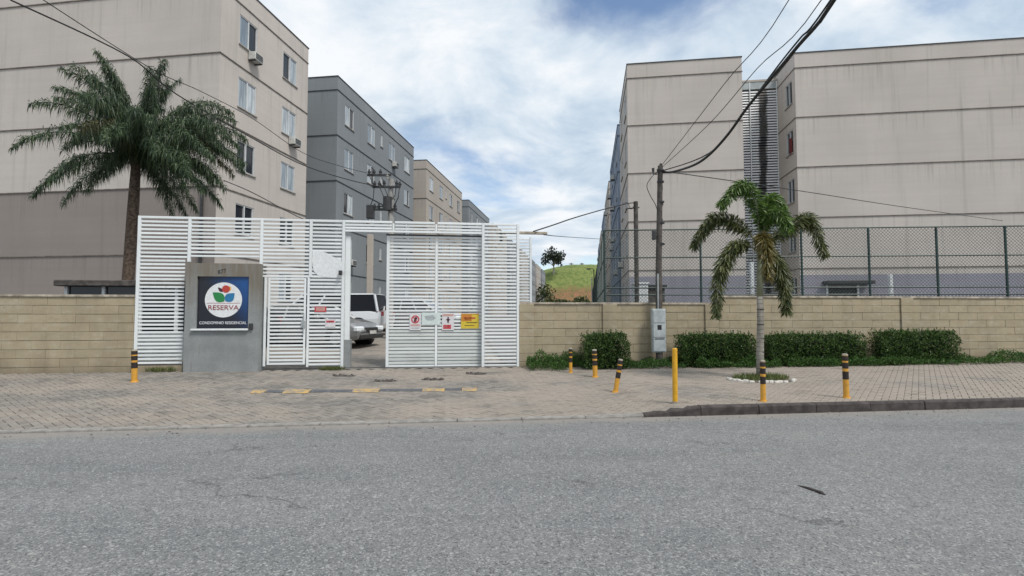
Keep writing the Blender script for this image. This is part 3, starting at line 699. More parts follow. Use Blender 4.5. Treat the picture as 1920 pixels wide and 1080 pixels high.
pG = U(574, 600); post(fence, pG + .045, Z(574, 688), Z(574, 520), .05)
for ua, ub in ((pA, pB), (pB, pC), (pC, pD), (pD, pE), (pE, U(738, 416)), (U(738, 416), U(818, 416)), (U(818, 416), pH), (pH, pI)):
    MB().bbox(ua + .033, ub - .033, -.025, .025, ztop - .055, ztop, .005).build('rail', M['white'], fence)
zped = Z(530, 520)
fill(fence, pA + .034, pB - .034, zc + .02, ztop - .08)
fill(fence, pA + .034, U(344, 600) - .0, zb1 + .0, zc + .02)
fill(fence, pB + .034, pC - .034, zc + .05, ztop - .08)
fill(fence, pC + .034, pD - .034, zped + .06, ztop - .08)
fill(fence, pD + .034, pE - .034, zped + .06, ztop - .08)
MB().bbox(pC + .034, pE - .034, -.024, .024, zped, zped + .05, .005).build('rail', M['white'], fence)
fill(fence, pG + .072, pE - .034, zbase + .02, zped - .01)
fill(fence, pH + .034, pI - .034, Z(940, 688), ztop - .08)
zbm = Z(780, 437)
MB().bbox(pE + .033, pH - .033, -.025, .025, zbm, zbm + .05, .005).build('rail', M['white'], fence)
for u_ in (U(738, 416), U(818, 416)): post(fence, u_, zbm + .052, ztop - .057, .045)
for ua, ub in ((pE, U(738, 416)), (U(738, 416), U(818, 416)), (U(818, 416), pH)): fill(fence, ua + .034, ub - .034, zbm + .06, ztop - .07, pit=.088)
# inner gate post, its footing, the arm of the track
o_ = W(0, 0)
post(fence, U(651, 600, VG + .12), Z(650, 640), Z(650, 442), .12, .12)
MB().bbox(U(642, 600, VG + .3), U(660, 600, VG + .3), .04, .32, GU(-4, VG), Z(650, 637), .012).build('footing', M['column'], fence)
# base wall under the left panel
MB().box(pA - .05, U(345, 690), -.07, .07, 0, zb1 - .02).build('base_wall', M['block'], fence)
# extra slatted return beyond the right end and the track beam
ret = gthing('slatted_return', 'narrow white slatted panel behind the right end of the gate', 'fence', pl(984, 500, VG + 1.6)[0], VG + 1.6)
u_r = pl(984, 500, VG + 1.6)[0]; wa, wb = pl(973, 500, VG + 1.6)[0] - u_r, pl(995, 500, VG + 1.6)[0] - u_r
zt2 = pl(984, 444, VG + 1.6)[1]
fill(ret, wa, wb - .03, .5, zt2 - .03); post(ret, wb, .3, zt2, .06); post(ret, wa - .03, .3, zt2, .06)
arm = gthing('gate_track_beam', 'pale steel track beam sticking out right of the gate top', 'beam', pl(930, 437, VG + .17)[0], VG + .17)
ua_ = pl(930, 437, VG + .17)[0]; zt_ = pl(1000, 437, VG + .17)[1]
MB().bbox(0, pl(1026, 437, VG + .17)[0] - ua_, -.04, .04, zt_ - .035, zt_ + .035, .01).build('beam', M['cope'], arm)
MB().box(.1, .16, -.05, .05, zt_ - .25, zt_ - .036).build('bracket', M['dark'], arm)
# pedestrian gate
pg = gthing('pedestrian_gate', 'closed white slatted pedestrian gate beside the sign column', 'gate', u0g)
ga, gb = U(498, 600) + .05, U(574, 600) - .012; gz0 = Z(530, 684); gz1 = zped - .015
MB().bbox(ga, ga + .045, -.02, .02, gz0, gz1, .004).build('stile', M['white'], pg); MB().bbox(gb - .045, gb, -.02, .02, gz0, gz1, .004).build('stile', M['white'], pg)
for z_ in (gz0, gz1 - .05): MB().bbox(ga + .046, gb - .046, -.02, .02, z_, z_ + .05, .004).build('rail', M['white'], pg)
fill(pg, ga + .046, gb - .046, gz0 + .06, gz1 - .06)
MB().bbox(gb - .09, gb + .0, -.05, -.022, 1.25, 1.42, .008).build('lock', M['boxm'], pg)
MB().tube([(gb - .03, -.06, 1.1), (gb - .03, -.06, 1.6)], .012, 6).build('handle', M['boxm'], pg)
# sliding gate, a little behind the frame
VS = VG + .12
sg = gthing('sliding_gate', 'wide white slatted sliding gate half open across the driveway', 'gate', u0g, VS)
def US(px, py=560): return pl(px, py, VS)[0] - u0g
sa_, sb_, sc_ = US(727), US(908), US(818); sz0 = pl(800, 688, VS)[1]; sz1 = pl(800, 443, VS)[1]; szm = pl(800, 617, VS)[1]
for u_, wd in ((sa_, .07), (sc_, .06), (sb_, .06)): MB().bbox(u_ - wd / 2, u_ + wd / 2, -.025, .025, sz0, sz1, .005).build('stile', M['white'], sg)
for ua, ub in ((sa_, sc_), (sc_, sb_)):
    for z_, mm in ((sz0, 'white'), (sz1 - .05, 'white'), (szm, 'white')): MB().bbox(ua + .036, ub - .036, -.024, .024, z_, z_ + .05, .005).build('rail', M[mm], sg)
    fill(sg, ua + .036, ub - .036, szm + .06, sz1 - .06)
    fill(sg, ua + .036, ub - .036, sz0 + .06, szm - .01, pit=.084, m='sheet', h=.062)
    MB().box(ua + .036, ub - .036, .014, .018, sz0 + .055, szm).build('backing_sheet', M['boxm'], sg)
MB().box(sa_ - .05, sb_, -.035, .035, sz1 + .004, sz1 + .035).build('top_track', M['dark'], sg)
for u_ in (sa_ + .3, sb_ - .3): b = MB(); disc(b, (u_, 0, sz0 - .05), (0, 1, 0), .05, .03, 16); b.build('wheel', M['dark'], sg)
# threshold rail
tr = gthing('gate_threshold', 'pale concrete gate track let into the ground at the opening', 'threshold', pl(645, 692)[0]); MB().bbox(0, 4.3, -.07, .07, .245, .262, .004).build('strip', M['kerbl'], tr); MB().box(0, 4.3, -.012, .012, .263, .28).build('rail', M['dark'], tr)
# white weather panel, lamp and the two small signs on the fence right of the pedestrian gate
wp = gthing('weather_panel', 'white irregular plastic panel behind the slats above the right of the pedestrian gate', 'panel', u0g, VG + .06)
pts = [(586, 472), (598, 470), (612, 474), (622, 480), (640, 487), (642, 500), (639, 514), (636, 521), (612, 520), (596, 516), (588, 508), (585, 490)]
fr = [(pl(a, b, VG - .022)[0] - u0g, pl(a, b, VG - .022)[1]) for a, b in pts]
b = MB(); n_ = len(fr); b.add([(x, -.088, z) for x, z in fr] + [(x, -.08, z) for x, z in fr], [tuple(range(n_)), tuple(range(n_, 2 * n_))[::-1]] + [(i_, (i_ + 1) % n_, n_ + (i_ + 1) % n_, n_ + i_) for i_ in range(n_)])
b.build('sheet', M['pwhite'], wp)
u_, z_ = pl(639, 512, VG - .05); lm = gthing('intercom_camera', 'small black camera on the gate post beside the white panel', 'camera', u_, VG - .06, z_)
b = MB(); b.bbox(-.04, .04, -.08, 0, -.05, .06, .01); disc(b, (0, -.09, .0), (0, 1, 0), .028, .02, 14); b.build('housing', M['dark'], lm)
def sign(name, label, px0, px1, py0, py1, v, parts, m, th=.006):
    ua, z1_ = pl(px0, py0, v); ub, _ = pl(px1, py0, v); _, z0_ = pl(px0, py1, v)
    t_ = gthing(name, label, 'sign', (ua + ub) / 2, v, (z0_ + z1_) / 2); wd, ht = ub - ua, z1_ - z0_
    MB().box(-wd / 2, wd / 2, 0, th, -ht / 2, ht / 2).build('board', M[m], t_)
    for (nm, mm, kind, a) in parts:
        b = MB(); y_ = -.003
        if kind == 'r': x0_, x1_, y0_, y1_ = a; b.box(x0_ * wd / 2, x1_ * wd / 2, y_ * 1, -.0005, y0_ * ht / 2, y1_ * ht / 2)
        elif kind == 'ring':
            cx0, cz0, r0, r1 = a; n_ = 28
            for k_ in range(n_):
                a0, a1 = 2 * math.pi * k_ / n_, 2 * math.pi * (k_ + 1) / n_
                b.quad(*[(cx0 * wd / 2 + rr * wd / 2 * math.cos(aa), y_ - .001, cz0 * ht / 2 + rr * wd / 2 * math.sin(aa)) for rr, aa in ((r0, a0), (r0, a1), (r1, a1), (r1, a0))])
        elif kind == 'poly': b.add([(p_[0] * wd / 2, y_ - .0015, p_[1] * ht / 2) for p_ in a], [tuple(range(len(a)))])
        b.build(nm, M[mm], t_)
    return t_
SV = VS - .032
sign('warning_sign', 'white sign with a red prohibition ring, leftmost on the sliding gate', 768, 789.5, 588, 619, SV, [('red_ring', 'signr', 'ring', (0, .3, .5, .72)), ('figure', 'signk', 'poly', [(-.25, .1), (-.1, .55), (.25, .6), (.35, .3), (.1, .25), (.12, 0), (-.2, -.02)]), ('slash', 'signr', 'poly', [(-.5, .6), (-.38, .68), (.5, -.02), (.38, -.1)]), ('text_bar', 'signp', 'r', (-.8, .8, -.5, -.3)), ('text_bar', 'boxm', 'r', (-.7, .7, -.8, -.68))], 'signw')
sign('faded_banner', 'faded pale green notice between the two red and white signs', 791, 826, 586, 609, SV, [('faded_mark', 'boxm', 'poly', [(-.7, .4), (.2, .6), (.5, .1), (.1, -.3), (-.5, -.2)])], 'pale')
sign('warning_sign', 'white sign with a dark red figure, left neighbour of the yellow sign', 829, 851.5, 588, 619, SV, [('red_header', 'signp', 'r', (-.9, .9, .7, .95)), ('figure', 'signk', 'poly', [(-.1, -.15), (-.16, .2), (-.4, .25), (-.12, .38), (-.1, .6), (.1, .6), (.12, .38), (.4, .25), (.16, .2), (.1, -.15)]), ('red_panel', 'signr', 'r', (-.8, .5, -.85, -.35)), ('text_bar', 'signw', 'r', (-.55, .2, -.62, -.52))], 'signw')
sign('yellow_sign', 'yellow and orange notice, rightmost on the sliding gate', 864.5, 898, 588, 616, SV, [('orange_panel', 'signo', 'r', (-.95, .2, .0, .85)), ('text_bar', 'signr', 'r', (-.7, .6, .3, .5)), ('text_bar', 'ink', 'r', (-.4, .8, -.25, -.16)), ('text_bar', 'signy', 'r', (-.6, .1, .12, .24)), ('text_bar', 'ink', 'r', (-.6, .5, -.62, -.55)), ('frame_top', 'signo', 'r', (-1, 1, .9, 1))], 'signy')
sign('notice', 'small red framed notice on the slats right of the pedestrian gate, the upper one', 590, 612, 575, 585, VG - .022, [('inner_panel', 'signp', 'r', (-.75, .75, -.5, .75)), ('text_bar', 'signr', 'r', (-.5, .5, .05, .2))], 'signr')
sign('notice', 'small red and white notice on the slats right of the pedestrian gate, the lower one', 610, 629, 598, 613, VG - .022, [('red_band', 'signr', 'r', (-.8, .8, .1, .6)), ('text_bar', 'ink', 'r', (-.3, .4, .2, .35))], 'signw')

# ------------------------------------------------------------------ sign column
VC = VG - .22
cu0, cz1 = pl(349, 493, VC); cu1, _ = pl(488, 493, VC); cz0 = GU(cu0, VC) - .1
col = gthing('sign_column', 'grey rendered column with the navy sign panel', 'column', cu0, VC)
Wc = cu1 - cu0
sa0, sz1_ = pl(370, 518, VC); sa1, _ = pl(467, 518, VC); _, sz0_ = pl(400, 616, VC); sa0 -= cu0; sa1 -= cu0
b = MB(); xs = [0, sa0, sa1, Wc]; zs = [cz0, sz0_, sz1_, cz1]
for i_ in range(3):
    for j_ in range(3):
        if i_ == 1 and j_ == 1: continue
        b.quad((xs[i_], 0, zs[j_]), (xs[i_ + 1], 0, zs[j_]), (xs[i_ + 1], 0, zs[j_ + 1]), (xs[i_], 0, zs[j_ + 1]))
dp = .05
b.quad((sa0, 0, sz0_), (sa0, dp, sz0_), (sa0, dp, sz1_), (sa0, 0, sz1_)); b.quad((sa1, 0, sz0_), (sa1, 0, sz1_), (sa1, dp, sz1_), (sa1, dp, sz0_)); b.quad((sa0, 0, sz0_), (sa1, 0, sz0_), (sa1, dp, sz0_), (sa0, dp, sz0_)); b.quad((sa0, 0, sz1_), (sa0, dp, sz1_), (sa1, dp, sz1_), (sa1, 0, sz1_))
T_ = .45
b.quad((0, 0, cz0), (0, 0, cz1), (0, T_, cz1), (0, T_, cz0)); b.quad((Wc, 0, cz0), (Wc, T_, cz0), (Wc, T_, cz1), (Wc, 0, cz1)); b.quad((0, T_, cz0), (0, T_, cz1), (Wc, T_, cz1), (Wc, T_, cz0)); b.quad((0, 0, cz1), (Wc, 0, cz1), (Wc, T_, cz1), (0, T_, cz1))
b.build('rendered_body', M['column'], col)
pan = MB().box(sa0, sa1, dp, dp + .01, sz0_, sz1_).build('sign_panel', M['navy'], col)
MB().bbox(sa0 - .09, sa1 + .02, -.07, 0, sz0_ - .045, sz0_ - .004, .006).build('sill', M['pwhite'], col)
ccx = (sa0 + sa1) / 2 - .0; ccz = sz0_ + (sz1_ - sz0_) * .55; rr = (sa1 - sa0) * .36
b = MB(); disc(b, (ccx, dp - .004, ccz), (0, 1, 0), rr, .004, 40); b.build('white_disc', M['pwhite'], col)
def leafshape(nm, mm, x, z, ang, ln, wd):
    b = MB(); pts_ = []
    for k_ in range(9): t_ = k_ / 8; pts_.append((t_ * ln, wd * math.sin(math.pi * t_ ** .8)))
    for k_ in range(7, 0, -1): t_ = k_ / 8; pts_.append((t_ * ln, -wd * math.sin(math.pi * t_ ** .8)))
    c2, s2 = math.cos(ang), math.sin(ang); b.add([(x + a_ * c2 - b_ * s2, dp - .009, z + a_ * s2 + b_ * c2) for a_, b_ in pts_], [tuple(range(len(pts_)))]); b.build(nm, M[mm], col)
lx, lz = ccx + rr * .08, ccz - rr * .08
leafshape('green_leaf', 'pgreen', lx - .01, lz, R(142), rr * .82, rr * .27); leafshape('blue_leaf', 'pblue', lx + .01, lz, R(44), rr * .68, rr * .25)
b = MB(); disc(b, (ccx + rr * .12, dp - .01, ccz + rr * .62), (0, 1, 0), rr * .22, .003, 10); b.build('red_flower', M['pred'], col)
leafshape('orange_petal', 'porange', ccx + rr * .3, ccz + rr * .5, R(80), rr * .3, rr * .09); leafshape('brown_petal', 'signk', ccx - rr * .05, ccz + rr * .45, R(135), rr * .38, rr * .09)
text('RESERVA', .155, M['ptext'], col, (ccx, dp - .012, ccz - rr * .56), (R(90), 0, 0), sx=1.12)
MB().box(ccx - rr * .9, ccx + rr * .9, dp - .008, dp - .0065, ccz - rr * .2, ccz - rr * .175).build('underline', M['ptext'], col)
text('CONDOMINIO RESIDENCIAL', .093, M['plt'], col, (ccx, dp - .006, sz0_ + .1), (R(90), 0, 0), sx=.86)
text('877', .13, M['ink'], col, (ccx - .02, -.004, cz1 - .23), (R(90), R(-14), 0), name='house_number')
u_, z_ = pl(471, 612, VC); b = MB(); b.bbox(-.045, .045, -.05, 0, -.07, .07, .008); b.box(-.02, .02, -.055, -.05, -.02, .02)
ic = gthing('intercom', 'small dark intercom on the grey sign column', 'intercom', u_, VC, z_); b.build('housing', M['dark'], ic)

# ------------------------------------------------------------------ block walls
def block_wall(name, label, px0, px1, pytop, piers, v=VG + .0, cap='cope', uu=None):
    ua = pl(px0, 600, v)[0] if uu is None else uu[0]; ub = pl(px1, 600, v)[0] if uu is None else uu[1]; zt = pl((px0 + px1) / 2 if uu is None else 1100, pytop, v)[1]
    t_ = gthing(name, label, 'wall', ua, v, 0); L_ = ub - ua; z0 = .17; bh = .2; bw_ = .6; n_ = round((zt - .05 - z0) / bh); bh = (zt - .05 - z0) / n_
    MB().box(0, L_, .012, .12, 0, zt - .05).build('wall_core', M['mortar'], t_)
    MB().box(-.0, L_, -.03, .15, zt - .05, zt, ).build('coping', M[cap], t_)
    cache = {}
    for r_ in range(n_):
        x = -(r_ % 2) * bw_ / 2
        while x < L_ - .02:
            a, b_ = max(0, x), min(L_, x + bw_); segs = [(a, b_)]
            w2 = round(b_ - a - .0035, 3)
            if w2 > .03:
                if w2 not in cache: cache[w2] = MB().bbox(0, w2, 0, .05, 0, bh - .009, .003).build('block', M['block'], link=False)
                inst('block', cache[w2], t_, (a + .003, -.003 + random.uniform(-.004, .004), z0 + r_ * bh + .005 + random.uniform(-.0035, .002)))
            x += bw_
    for pu in piers:
        u_ = pl(pu, 600, v)[0] - ua if pu > 50 else pu
        for r_ in range(n_): MB().bbox(u_ - .19, u_ + .19, -.045, -.008, z0 + r_ * bh + .003, z0 + (r_ + 1) * bh - .003, .006).build('pier_block', M['block'], t_)
    return t_
uR0 = pl(973, 600)[0]; uR1 = pl(1348, 600)[0]
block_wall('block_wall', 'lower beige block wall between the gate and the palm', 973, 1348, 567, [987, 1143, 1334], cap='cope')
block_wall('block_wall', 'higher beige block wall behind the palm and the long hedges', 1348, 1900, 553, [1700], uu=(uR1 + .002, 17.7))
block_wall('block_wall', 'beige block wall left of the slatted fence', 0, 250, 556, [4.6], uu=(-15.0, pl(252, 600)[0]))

# ------------------------------------------------------------------ green mesh fence behind the wall
P0 = Vector((3.0, 17.0, 0)); P1 = Vector((20.0, 15.8, 0)); PB = P0 + Vector((.1437, .9896, 0)) * 60
ztf = at(1134, 432, 17).z
gf = thing('mesh_fence', 'tall dark green wire mesh fence behind the block wall', 'fence', (P0.x, P0.y, 0))
def seg(Pa, Pb, posts, z0, z1, rails, sp, wr):
    d = Pb - Pa; L_ = d.length; d.normalize(); o = Pa - P0
    for s_ in posts: MB().tube([o + d * s_ + Vector((0, 0, z0 - .2)), o + d * s_ + Vector((0, 0, z1))], .035, 8).build('post', M['green'], gf)
    for z_ in rails: MB().tube([o + Vector((0, 0, z_)), o + d * L_ + Vector((0, 0, z_))], .024, 6).build('rail', M['green'], gf)
    b = MB(); H = z1 - z0; n_ = Vector((-d.y, d.x, 0)) * .008
    s_ = -H
    while s_ < L_:
        for sgn in (1, -1):
            a, c_ = (s_, s_ + H)
            za, zb_ = (z0, z1) if sgn > 0 else (z1, z0)
            a2, c2 = max(a, 0), min(c_, L_)
            if c2 - a2 > .02:
                f = lambda x: za + (zb_ - za) * (x - a) / H
                b.tube([o + d * a2 + n_ * sgn + Vector((0, 0, f(a2))), o + d * c2 + n_ * sgn + Vector((0, 0, f(c2)))], wr, 3, cap=False)
        s_ += sp
    tag(b.build('wire_mesh', M['wire'], gf), kind='stuff')
fz = lambda py: at(1250, py, 16.9).z
dq = (P1 - P0).normalized()
def sfront(px):
    a = (px - 960) / F; t_ = (a * P0.y - P0.x) / (dq.x - a * dq.y); return t_
seg(P0, P1, [0, sfront(1315), sfront(1505), sfront(1632), sfront(1760), sfront(1890), 16.9], .6, ztf, [ztf, fz(483), fz(540), fz(553)], .105, .0055)
seg(P0, PB, [i_ * 2.6 for i_ in range(1, 23)], .7, ztf, [ztf, fz(483), fz(540)], .16, .0065)
# box and kiosk behind the fence
p = at(1203, 566, 18.5); ws = thing('water_tank_cabinet', 'white cabinet behind the green mesh fence', 'cabinet', (p.x, p.y, .5))
MB().bbox(-.24, .24, 0, .5, 0, at(1203, 533, 18.5).z - .5, .02).build('body', M['pwhite'], ws); MB().bbox(-.27, .27, -.03, .53, at(1203, 533, 18.5).z - .498, at(1203, 530, 18.5).z - .49, .008).build('lid', M['pwhite'], ws)
p = at(1231, 566, 18.6); ws = thing('dark_kiosk', 'dark grey box shed behind the utility pole', 'shed', (p.x, p.y, .5))
MB().bbox(-.3, .3, 0, .6, 0, at(1231, 540, 18.6).z - .5, .02).build('body', M['pole'], ws); MB().bbox(-.36, .36, -.08, .66, at(1231, 540, 18.6).z - .498, at(1231, 534, 18.6).z - .5, .01).build('roof', M['dark'], ws)
tt_ = at(1192, 378, 17.8); pp = thing('service_post', 'shorter dark post behind the mesh fence, left of the utility pole', 'post', (tt_.x, tt_.y, .5))
MB().tube([(0, 0, 0), (0, 0, tt_.z - .5)], .075, 10).build('shaft', M['pole'], pp); b = MB(); b.tube([(-.35, 0, tt_.z - .75), (.12, 0, tt_.z - .7)], .025, 6); b.build('bracket', M['dark'], pp)

# ------------------------------------------------------------------ utility pole, meter boxes, cables
pb = gnd(1233, 694); PY = W(UV(pb.x, pb.y)[0], VG - .2).y; pb = at(1235, 600, PY); zb_ = G(pb.x, PY); ptop = at(1238, 311, PY)
up = thing('utility_pole', 'dark weathered utility pole in front of the low beige wall', 'utility pole', (pb.x, PY, zb_))
H_ = ptop.z - zb_
MB().tube([(0, 0, -.1), (.02, 0, H_ * .5), (ptop.x - pb.x, 0, H_)], [.095, .082, .066], 12).build('pole', M['pole'], up)
b = MB()
for dz in (.12, .42, .95, 1.5, 2.05): b.tube([(ptop.x - pb.x - .0, 0, H_ - dz - .02), (ptop.x - pb.x, 0, H_ - dz + .02)], .092, 12)
b.build('clamp', M['dark'], up)
for dz, sx_ in ((.1, .1), (.22, -.1), (.7, .11), (1.1, .12), (1.55, .1)):
    b = MB(); b.tube([(0, 0, H_ - dz), (sx_, -.03, H_ - dz), (sx_, -.03, H_ - dz + .08)], .016, 6); b.tube([(sx_, -.03, H_ - dz + .06), (sx_, -.03, H_ - dz + .15)], .034, 8); b.build('insulator', M['dark'], up)
MB().bbox(-.16, -.07, -.13, -.03, H_ - 1.95, H_ - 1.72, .01).build('junction_box', M['dark'], up)
mbx, zt_ = pl(1223, 579, VG - .36); mb1, _ = pl(1248.5, 579, VG - .36); _, z0_ = pl(1236, 661, VG - .36)
mt = gthing('meter_cabinet', 'pale grey electricity meter cabinet fixed to the utility pole', 'meter box', mbx, VG - .36, z0_)
mw = mb1 - mbx; mh = zt_ - z0_
MB().bbox(0, mw, 0, .12, 0, mh, .012).build('cabinet', M['boxm'], mt)
for a, b_ in ((.03, .33), (.35, .66), (.68, .97)): MB().bbox(.02, mw - .02, -.014, -.001, a * mh, b_ * mh, .005).build('door', M['boxm'], mt)
MB().box(mw * .35, mw * .65, -.018, -.0145, mh * .52, mh * .63).build('meter_window', M['glassd'], mt); MB().box(mw * .15, mw * .85, -.018, -.0145, mh * .30, mh * .325).build('slot', M['dark'], mt)
MB().tube([(mw / 2, .05, mh), (mw / 2, .05, mh + .9)], .02, 6).build('conduit', M['boxm'], mt)
def cable(label, pts, r, sub=6):
    P = [Vector(p_) for p_ in pts]; out = []
    for i_ in range(len(P) - 1):
        p0, p1, p2, p3 = P[max(i_ - 1, 0)], P[i_], P[i_ + 1], P[min(i_ + 2, len(P) - 1)]
        for k_ in range(sub):
            t_ = k_ / sub; out.append(.5 * ((2 * p1) + (p2 - p0) * t_ + (2 * p0 - 5 * p1 + 4 * p2 - p3) * t_ * t_ + (3 * p1 - p0 - 3 * p2 + p3) * t_ ** 3))
    out.append(P[-1]); o0 = P[0]
    o = MB().tube([q - o0 for q in out], r, 6).build('cable', M['cable'], smooth=True); o.location = o0; tag(o, label, 'cable', 'overhead cables'); return o
dep = lambda px, X: F * X / (px - 960)
X0 = ptop.x
pt = lambda px, py, X=X0: at(px, py, dep(px, X))
cable('thick black cable sagging from the utility pole up over the street', [at(1243, 323, PY), at(1262, 322, PY - .6), pt(1300, 310), pt(1330, 290), pt(1365, 252), pt(1400, 203), pt(1435, 160), pt(1465, 124), pt(1500, 82), pt(1533, 45), pt(1564, 0), (X0, 3.5, 6.2), (X0 - .2, -3, 8.2)], .026)
cable('second black cable twisted along the thick one above the street', [at(1243, 320, PY), pt(1330, 287, X0 + .06), pt(1400, 201, X0 + .05), pt(1463, 118, X0 + .05), pt(1500, 72, X0 + .05), pt(1552, 8, X0 + .06), (X0 + .1, 3.5, 6.4), (X0, -3, 8.5)], .013)
cable('thin straight cable rising leftmost from the pole top over the street', [at(1240, 311, PY), pt(1356, 160), pt(1479, 0), (X0, 3, 7.6), (X0 - .3, -3, 10)], .0075)
cable('thin cable between the straight one and the thick one above the street', [at(1242, 313, PY), pt(1330, 232), pt(1420, 128), pt(1540, 0, X0), (X0, 3, 6.9), (X0 - .1, -3, 9)], .007)
wX = lambda px: (px - 960) / F
cable('thin cable running right from the pole across the big cream block', [at(1245, 321, PY), at(1400, 343, 15), at(1540, 364, 17.5), at(1680, 386, 20), at(1880, 414, 25.8)], .012)
cable('black service cable from the gate track beam up to the shorter post', [at(1000, 434, 13.4), at(1040, 421, 14), at(1075, 409, 15), at(1130, 393, 16.3), at(1175, 382, 17.5), at(1192, 380, 17.8)], .018)
cable('lower far cable crossing the gap in front of the hill sky', [at(1020, 440, 13.5), at(1060, 444, 24), at(1140, 449, 36)], .014)
cable('thin loop hanging left of the utility pole top', [at(1238, 317, PY), at(1222, 332, PY - .1), at(1213, 348, PY - .15), at(1219, 366, PY - .1), at(1229, 384, PY), at(1234, 400, PY - .05)], .009)
cable('drip loop from the shorter post to the block wall side', [at(1192, 381, 17.8), at(1183, 392, 18.2), at(1176, 380, 19.5), at(1165, 384, 24)], .014)
for px_, y0, lab in ((1409, 492, 'white post behind the block wall just left of the foxtail palm'), (1669, 515, 'short white post behind the mesh fence at the right')):
    q = at(px_, y0, 17.6); o = MB().bbox(-.055, .055, -.055, .055, 0, q.z - .4, .01).build('white_post', M['white']); o.location = (q.x, q.y, .4); tag(o, lab, 'post')
# transformer pole inside the yard
tY = 20.5; tb = at(731, 560, tY); tz = at(731, 336, tY).z
tp = thing('transformer_pole', 'concrete transformer pole with crossarms in front of the blue grey block', 'utility pole', (tb.x, tY, .6))
MB().tube([(0, 0, 0), (0, 0, tz - .6)], [.15, .1], 10).build('pole', M['polec'], tp)
def rel(px, py, dy=0): q = at(px, py, tY + dy); return q - Vector((tb.x, tY, .6))
for px0_, px1_, py_ in ((700, 752, 352), (702, 746, 394), (690, 735, 330)):
    a, c_ = rel(px0_, py_), rel(px1_, py_); MB().bbox(a.x, c_.x, -.16, -.1, a.z - .045, a.z + .045, .008).build('crossarm', M['dark'], tp)
for px_, py_, mm in ((704, 346, 'dark'), (713, 346, 'dark'), (722, 345, 'dark'), (745, 345, 'dark'), (751, 347, 'dark'), (728, 332, 'polec'), (704, 388, 'dark'), (712, 388, 'dark'), (742, 388, 'dark'), (694, 324, 'dark'), (703, 324, 'dark'), (715, 324, 'dark')):
    a = rel(px_, py_); b = MB(); b.tube([(a.x, -.13, a.z - .1), (a.x, -.13, a.z + .1)], [.05, .035], 8); b.tube([(a.x, -.13, a.z - .02), (a.x, -.13, a.z + .02)], .07, 8); b.build('insulator', M[mm], tp)
a = rel(730, 384); b = MB(); b.tube([(a.x, -.32, a.z - .28), (a.x, -.32, a.z + .24)], .17, 14); b.build('transformer', M['dark'], tp)
a = rel(697, 400); b = MB(); b.bbox(a.x - .14, a.x + .14, -.3, -.05, a.z - .25, a.z + .28, .02); b.tube([(a.x + .1, -.15, a.z + .2), (a.x + .45, -.15, a.z + .25), (0, 0, a.z + .1)], .025, 6); b.build('switch_box', M['dark'], tp)
b = MB()
for (x1_, y1_, x2_, y2_) in ((704, 350, 697, 388), (713, 350, 724, 378), (722, 350, 730, 374), (745, 350, 736, 378), (694, 330, 704, 350), (751, 352, 742, 386), (715, 330, 722, 344)):
    a, c_ = rel(x1_, y1_), rel(x2_, y2_); b.tube([(a.x, -.18, a.z), ((a.x + c_.x) / 2 + .06, -.25, (a.z + c_.z) / 2 - .1), (c_.x, -.2, c_.z)], .018, 5)
b.build('jumper_wire', M['cable'], tp)
cable('lower cable from the upper left down across the nearest cream block', [at(20, 0, 9.5), at(240, 105, 12.5), at(330, 176, 14), at(473, 259, 16.5), at(565, 308, 18.3), at(650, 336, 19.6), at(712, 350, tY - .1)], .016)
cable('upper thin cable down across the nearest cream block', [at(20, -40, 9.5), at(279, 126, 13), at(376, 171, 14.7), at(473, 222, 16.3), at(567, 286, 18.3), at(640, 312, 19.6), at(704, 328, tY - .1)], .010)
cable('third cable falling right across the cream block to the gatehouse', [at(419, 338, 16), at(475, 362, 16.6), at(560, 407, 17.3), at(640, 440, 18)], .014)
# cream service column seen in the driveway opening
a = at(693, 560, 27); MB_ = MB().bbox(-.14, .14, -.14, .14, 0, at(693, 440, 27).z - .9, .02).build('service_column', M['cream2']); MB_.location = (a.x, 27, .9); tag(MB_, 'tall narrow cream column behind the white estate car', 'column')

# ------------------------------------------------------------------ guard hut behind the pedestrian gate
gh = gthing('guard_hut', 'low grey guard hut with dark glass behind the pedestrian gate', 'guard hut', -9.9, VG + 1.9, .3)
MB().bbox(0, 4.35, 0, 1.6, 0, .8, .01).build('lower_wall', M['boxm'], gh); MB().box(.06, 4.29, .06, 1.54, .802, 2.0).build('glazing', M['glassd'], gh)
for x_ in (.0, .9, 1.8, 2.7, 3.6, 4.27): MB().box(x_, x_ + .07, -.01, .058, .803, 2.0).build('mullion', M['white'], gh)
MB().bbox(-.15, 4.45, -.2, 1.75, 2.002, 2.16, .02).build('roof', M['pole'], gh)

